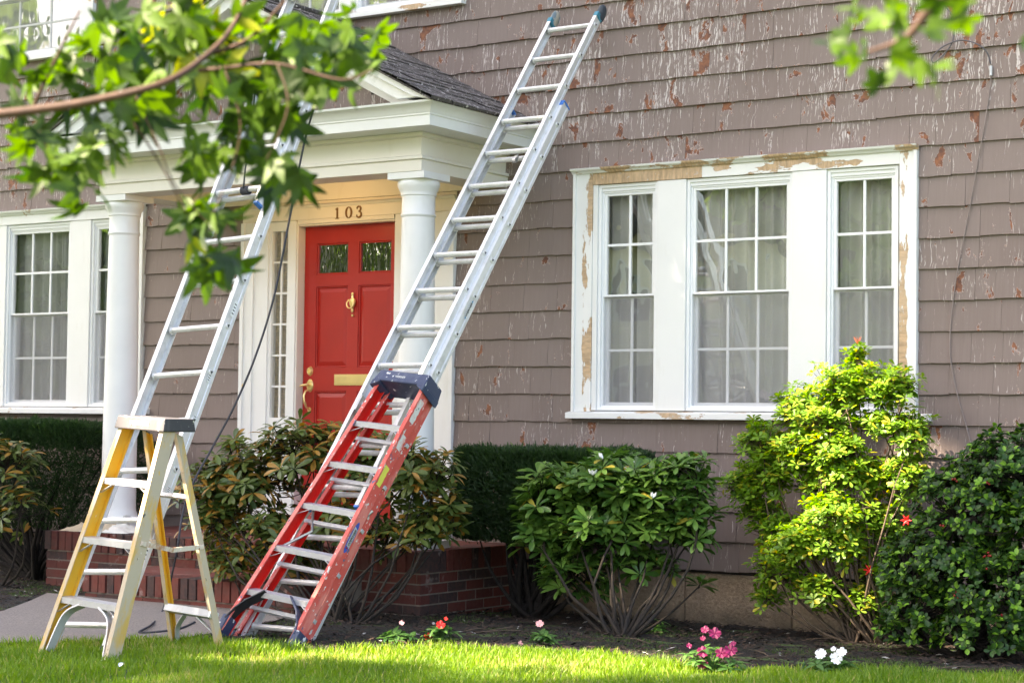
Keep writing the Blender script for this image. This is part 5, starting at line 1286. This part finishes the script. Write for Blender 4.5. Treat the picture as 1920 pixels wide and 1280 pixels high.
def cluster(P, hang=.6, s=1., lit=False):
    """one compound leaf: three to five leaflets on a short stalk"""
    ax = (rnd_dir()*.9+Vector((0, 0, -hang))).normalized(); nl = random.choice((3, 5, 5, 5)); side = ax.cross(rnd_dir()); side = side.normalized() if side.length > .1 else Vector((1, 0, 0))
    up = side.cross(ax); v = random.choice((7, 8)) if lit else random.randrange(8)  # lit clusters get the yellow leaf colour, sunlight painted in
    for k in range(nl):
        an = (k-(nl-1)/2)*radians(random.uniform(38, 52)); sz = 1.15-.18*abs(k-(nl-1)/2)
        d = ax*cos(an)+side*sin(an)+up*random.uniform(-.15, .15)
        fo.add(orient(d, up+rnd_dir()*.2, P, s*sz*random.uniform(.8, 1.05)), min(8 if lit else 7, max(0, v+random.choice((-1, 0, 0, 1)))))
for (x, y, rx, ry, n) in ZONES:
    for _ in range(int(n*.68)):
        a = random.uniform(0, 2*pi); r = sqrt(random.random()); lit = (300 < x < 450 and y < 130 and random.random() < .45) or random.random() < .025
        cluster(px3(x+cos(a)*r*rx, y+sin(a)*r*ry, random.uniform(3.75, 4.3)), .7, 1., lit)
fo.finish(tr, 300)
mb = MB(); mb.tube([(0, 0, -.1), (.02, .01, 1.2), (-.03, .05, 2.4), tp(limb[0])+Vector((0, 0, .3)), (-.1, -.1, 5.5), (.2, .1, 8)], [.16, .13, .12, .11, .09, .05], 10); mb.tube([tp(limb[0])+Vector((0, 0, .1)), tp(limb[0])], [.05, .031], 8); mb.obj('trunk', 'branch', tr, smooth=True)
# top right twigs, closer to the camera, from a tree to the right
TB = px3(2700, 700, 3.6); TB = Vector((TB.x, TB.y, .12))
tr2 = empty('maple_tree', TB); tag(tr2, 'out-of-focus maple twig of green leaves hanging into the top right', 'tree')
fo = Foliage('maple', .075, .032, .12, .22, 'ell', 9)
P = smoothpts([px3(2640, -500, 3.4), px3(2200, -260, 3.1), px3(1900, -90, 2.9), px3(1760, 0, 2.85), px3(1700, 70, 2.85), px3(1620, 100, 2.85)], 5); mb = MB(); mb.tube([p-TB for p in P], [.02-.018*i/(len(P)-1) for i in range(len(P))], 7); mb.obj('branch', 'branch', tr2, smooth=True)
for (x, y, rx, ry, n) in [(1640, 20, 45, 35, 5), (1700, 50, 50, 35, 6), (1770, 10, 50, 25, 5), (1550, 95, 22, 18, 2), (1620, 80, 40, 30, 3), (1690, 110, 40, 30, 4), (1740, 130, 25, 25, 2), (1640, 150, 22, 18, 1), (1800, 40, 30, 20, 2), (1925, 70, 8, 10, 1)]:
    for _ in range(n): a = random.uniform(0, 2*pi); r = sqrt(random.random()); cluster(px3(x+cos(a)*r*rx, y+sin(a)*r*ry, random.uniform(2.7, 3.0)), .3, .5)
fo.finish(tr2, 300)
mb = MB(); q = P[0]-TB; mb.tube([(0, 0, -.1), (0, .05, 1.5), (q.x*.6, q.y*.6, q.z*.8), q, (q.x*1.2, q.y*1.2, q.z+3)], [.12, .1, .06, .03, .02], 9); mb.obj('trunk', 'branch', tr2, smooth=True)
# trees behind the camera: one added to shade the house, others show in windows
def bigtree(base, crown_c, crown_r, n, gaps, label, leaf=.34):
    root = empty('offscreen_tree', base); tag(root, label, 'tree'); B = Vector(base); mb = MB(); C = Vector(crown_c)
    for i in range(n):
        d = rnd_dir(); rr_ = random.random()**.4; P = C+Vector((d.x*crown_r[0], d.y*crown_r[1], d.z*crown_r[2]))*rr_*(1+.15*noise.noise(d*3))
        skip = False
        for g, gr, keep in gaps:
            w_ = P-Vector(g); t_ = w_.dot(SUN); dd = (w_-SUN*t_).length
            if t_ > 0 and dd < gr+.36 and random.random() > keep: skip = True; break
        if skip: continue
        L_ = leaf*random.uniform(.6, 1.2); a = rnd_dir()*L_; b = a.cross(rnd_dir()); b = b.normalized()*L_*.6; Q = P-B
        mb.add([Q-a, Q+b, Q+a, Q-b], [(0, 1, 2, 3)], 0, random.random())
    mb.obj('crown', 'maplefar', root, 'stuff')
    st_ = MB(); st_.tube([(0, 0, -.3), (0, 0, (C-B).z*.4), (C-B)*.8], [.38, .28, .12], 12)
    for k in range(14): e = C-B+Vector((random.uniform(-.6, .6)*crown_r[0], random.uniform(-.6, .6)*crown_r[1], random.uniform(-.5, .4)*crown_r[2])); st_.tube(bend(Vector((0, 0, (C-B).z*random.uniform(.35, .6))), e, -.1, 4, .05), [.14, .1, .07, .04, .02], 7)
    st_.obj('trunk', 'twig', root, smooth=True); return root
AZ = at(1610, 780, 1, -.6); 
gaps = [(tuple(AZ+Vector((-.03, 0, 0))), .15, .0), (tuple(at(1600, 880, 1, -.75)), .13, .05), (tuple(at(1570, 970, 1, -.8)), .16, .1), (tuple(at(1110, 900, 1, -1.3)), .16, .3)]  # openings cut in the added shading crown so sun lands on chosen spots
for px, py, r, k in ((820, 1226, .22, .0), (960, 1232, .26, .0), (1080, 1236, .24, .0), (700, 1226, .18, .05), (560, 1228, .13, .2), (1200, 1240, .16, .05), (900, 1270, .1, .3), (1300, 1262, .10, .2)):
    P = atg(px, py); gaps.append((tuple(P), r, k))
gaps += [(tuple(px3(400, 70, 3.85)), .45, .25), (tuple(at(740, 760, 1, -2.2)), .16, .5)]
cc_ = Vector((-7.5, -1.6, 1.9))+SUN*21
bigtree((cc_.x-1.5, cc_.y-1, .1), tuple(cc_), (8.6, 6.6, 6.2), 15500, gaps, 'tall unseen tree added behind the viewer to shade the house front, its crown cut open for sun spots')
# neighbour across the street, seen only in the panes
nh = empty('neighbour_house', (-24, -34, .1)); tag(nh, 'cream clapboard house across the street, mirrored in the window panes', 'house')
mb = MB()
for k in range(26): mb.prism([(0, 0), (.03, 0), (.008, .23), (0, .23)], (-7, 0, .3+k*.23), (7, 0, .3+k*.23), (0, 1, 0), (0, 0, 1))
mb.box(-7, 7, -8, 0, 0, 6.3); mb.obj('wall', 'creamhouse', nh)
mb = MB(); mb.prism([(-7.6, 6.2), (7.6, 6.2), (0, 9.8)], (0, .5, 0), (0, -8.5, 0), (1, 0, 0), (0, 0, 1)); mb.obj('roof', 'roof', nh, fixn=True)
for x in (-4.5, -1.5, 1.5, 4.5):
    for z in (1.3, 4.1): mb = MB(); mb.frame(x-.55, x+.55, z, z+1.5, .1, .03, .08); mb.box(x-.45, x+.45, .031, .04, z+.1, z+1.4, 1); mb.obj('window', ['trim', 'ink'], nh)
for (x, y, h, r) in ((-16, -26, 9, 4.2), (-34, -28, 10, 5), (-42, -20, 11, 5.5), (-12, -40, 12, 6), (-33, -17.5, 4.6, 4.2), (-27, -21, 4.2, 3.8), (-52, -24, 7, 6.5), (-12, -22, 3.2, 2.4)):
    bigtree((x, y, .1), (x, y, h), (r, r, r*.9), 2600, [], 'street tree near the cream house across the road' if x == -16 else ('street tree left of the cream house, farther along' if x == -34 else ('tall street tree at the far left of the road' if x == -42 else 'tallest street tree behind the cream house' if x == -12 and y == -40 else {-33: 'low spreading tree by the road, left of the neighbour', -27: 'round low tree by the road before the cream house', -52: 'broad tree at the far left along the road', -12: 'little round tree right of the cream house'}[x])), .5)
mb = MB(); mb.add([(-120, -22, .128), (60, -22, .128), (60, -15, .128), (-120, -15, .128)], [(0, 1, 2, 3)]); mb.obj('road', 'asphalt', kind='structure')
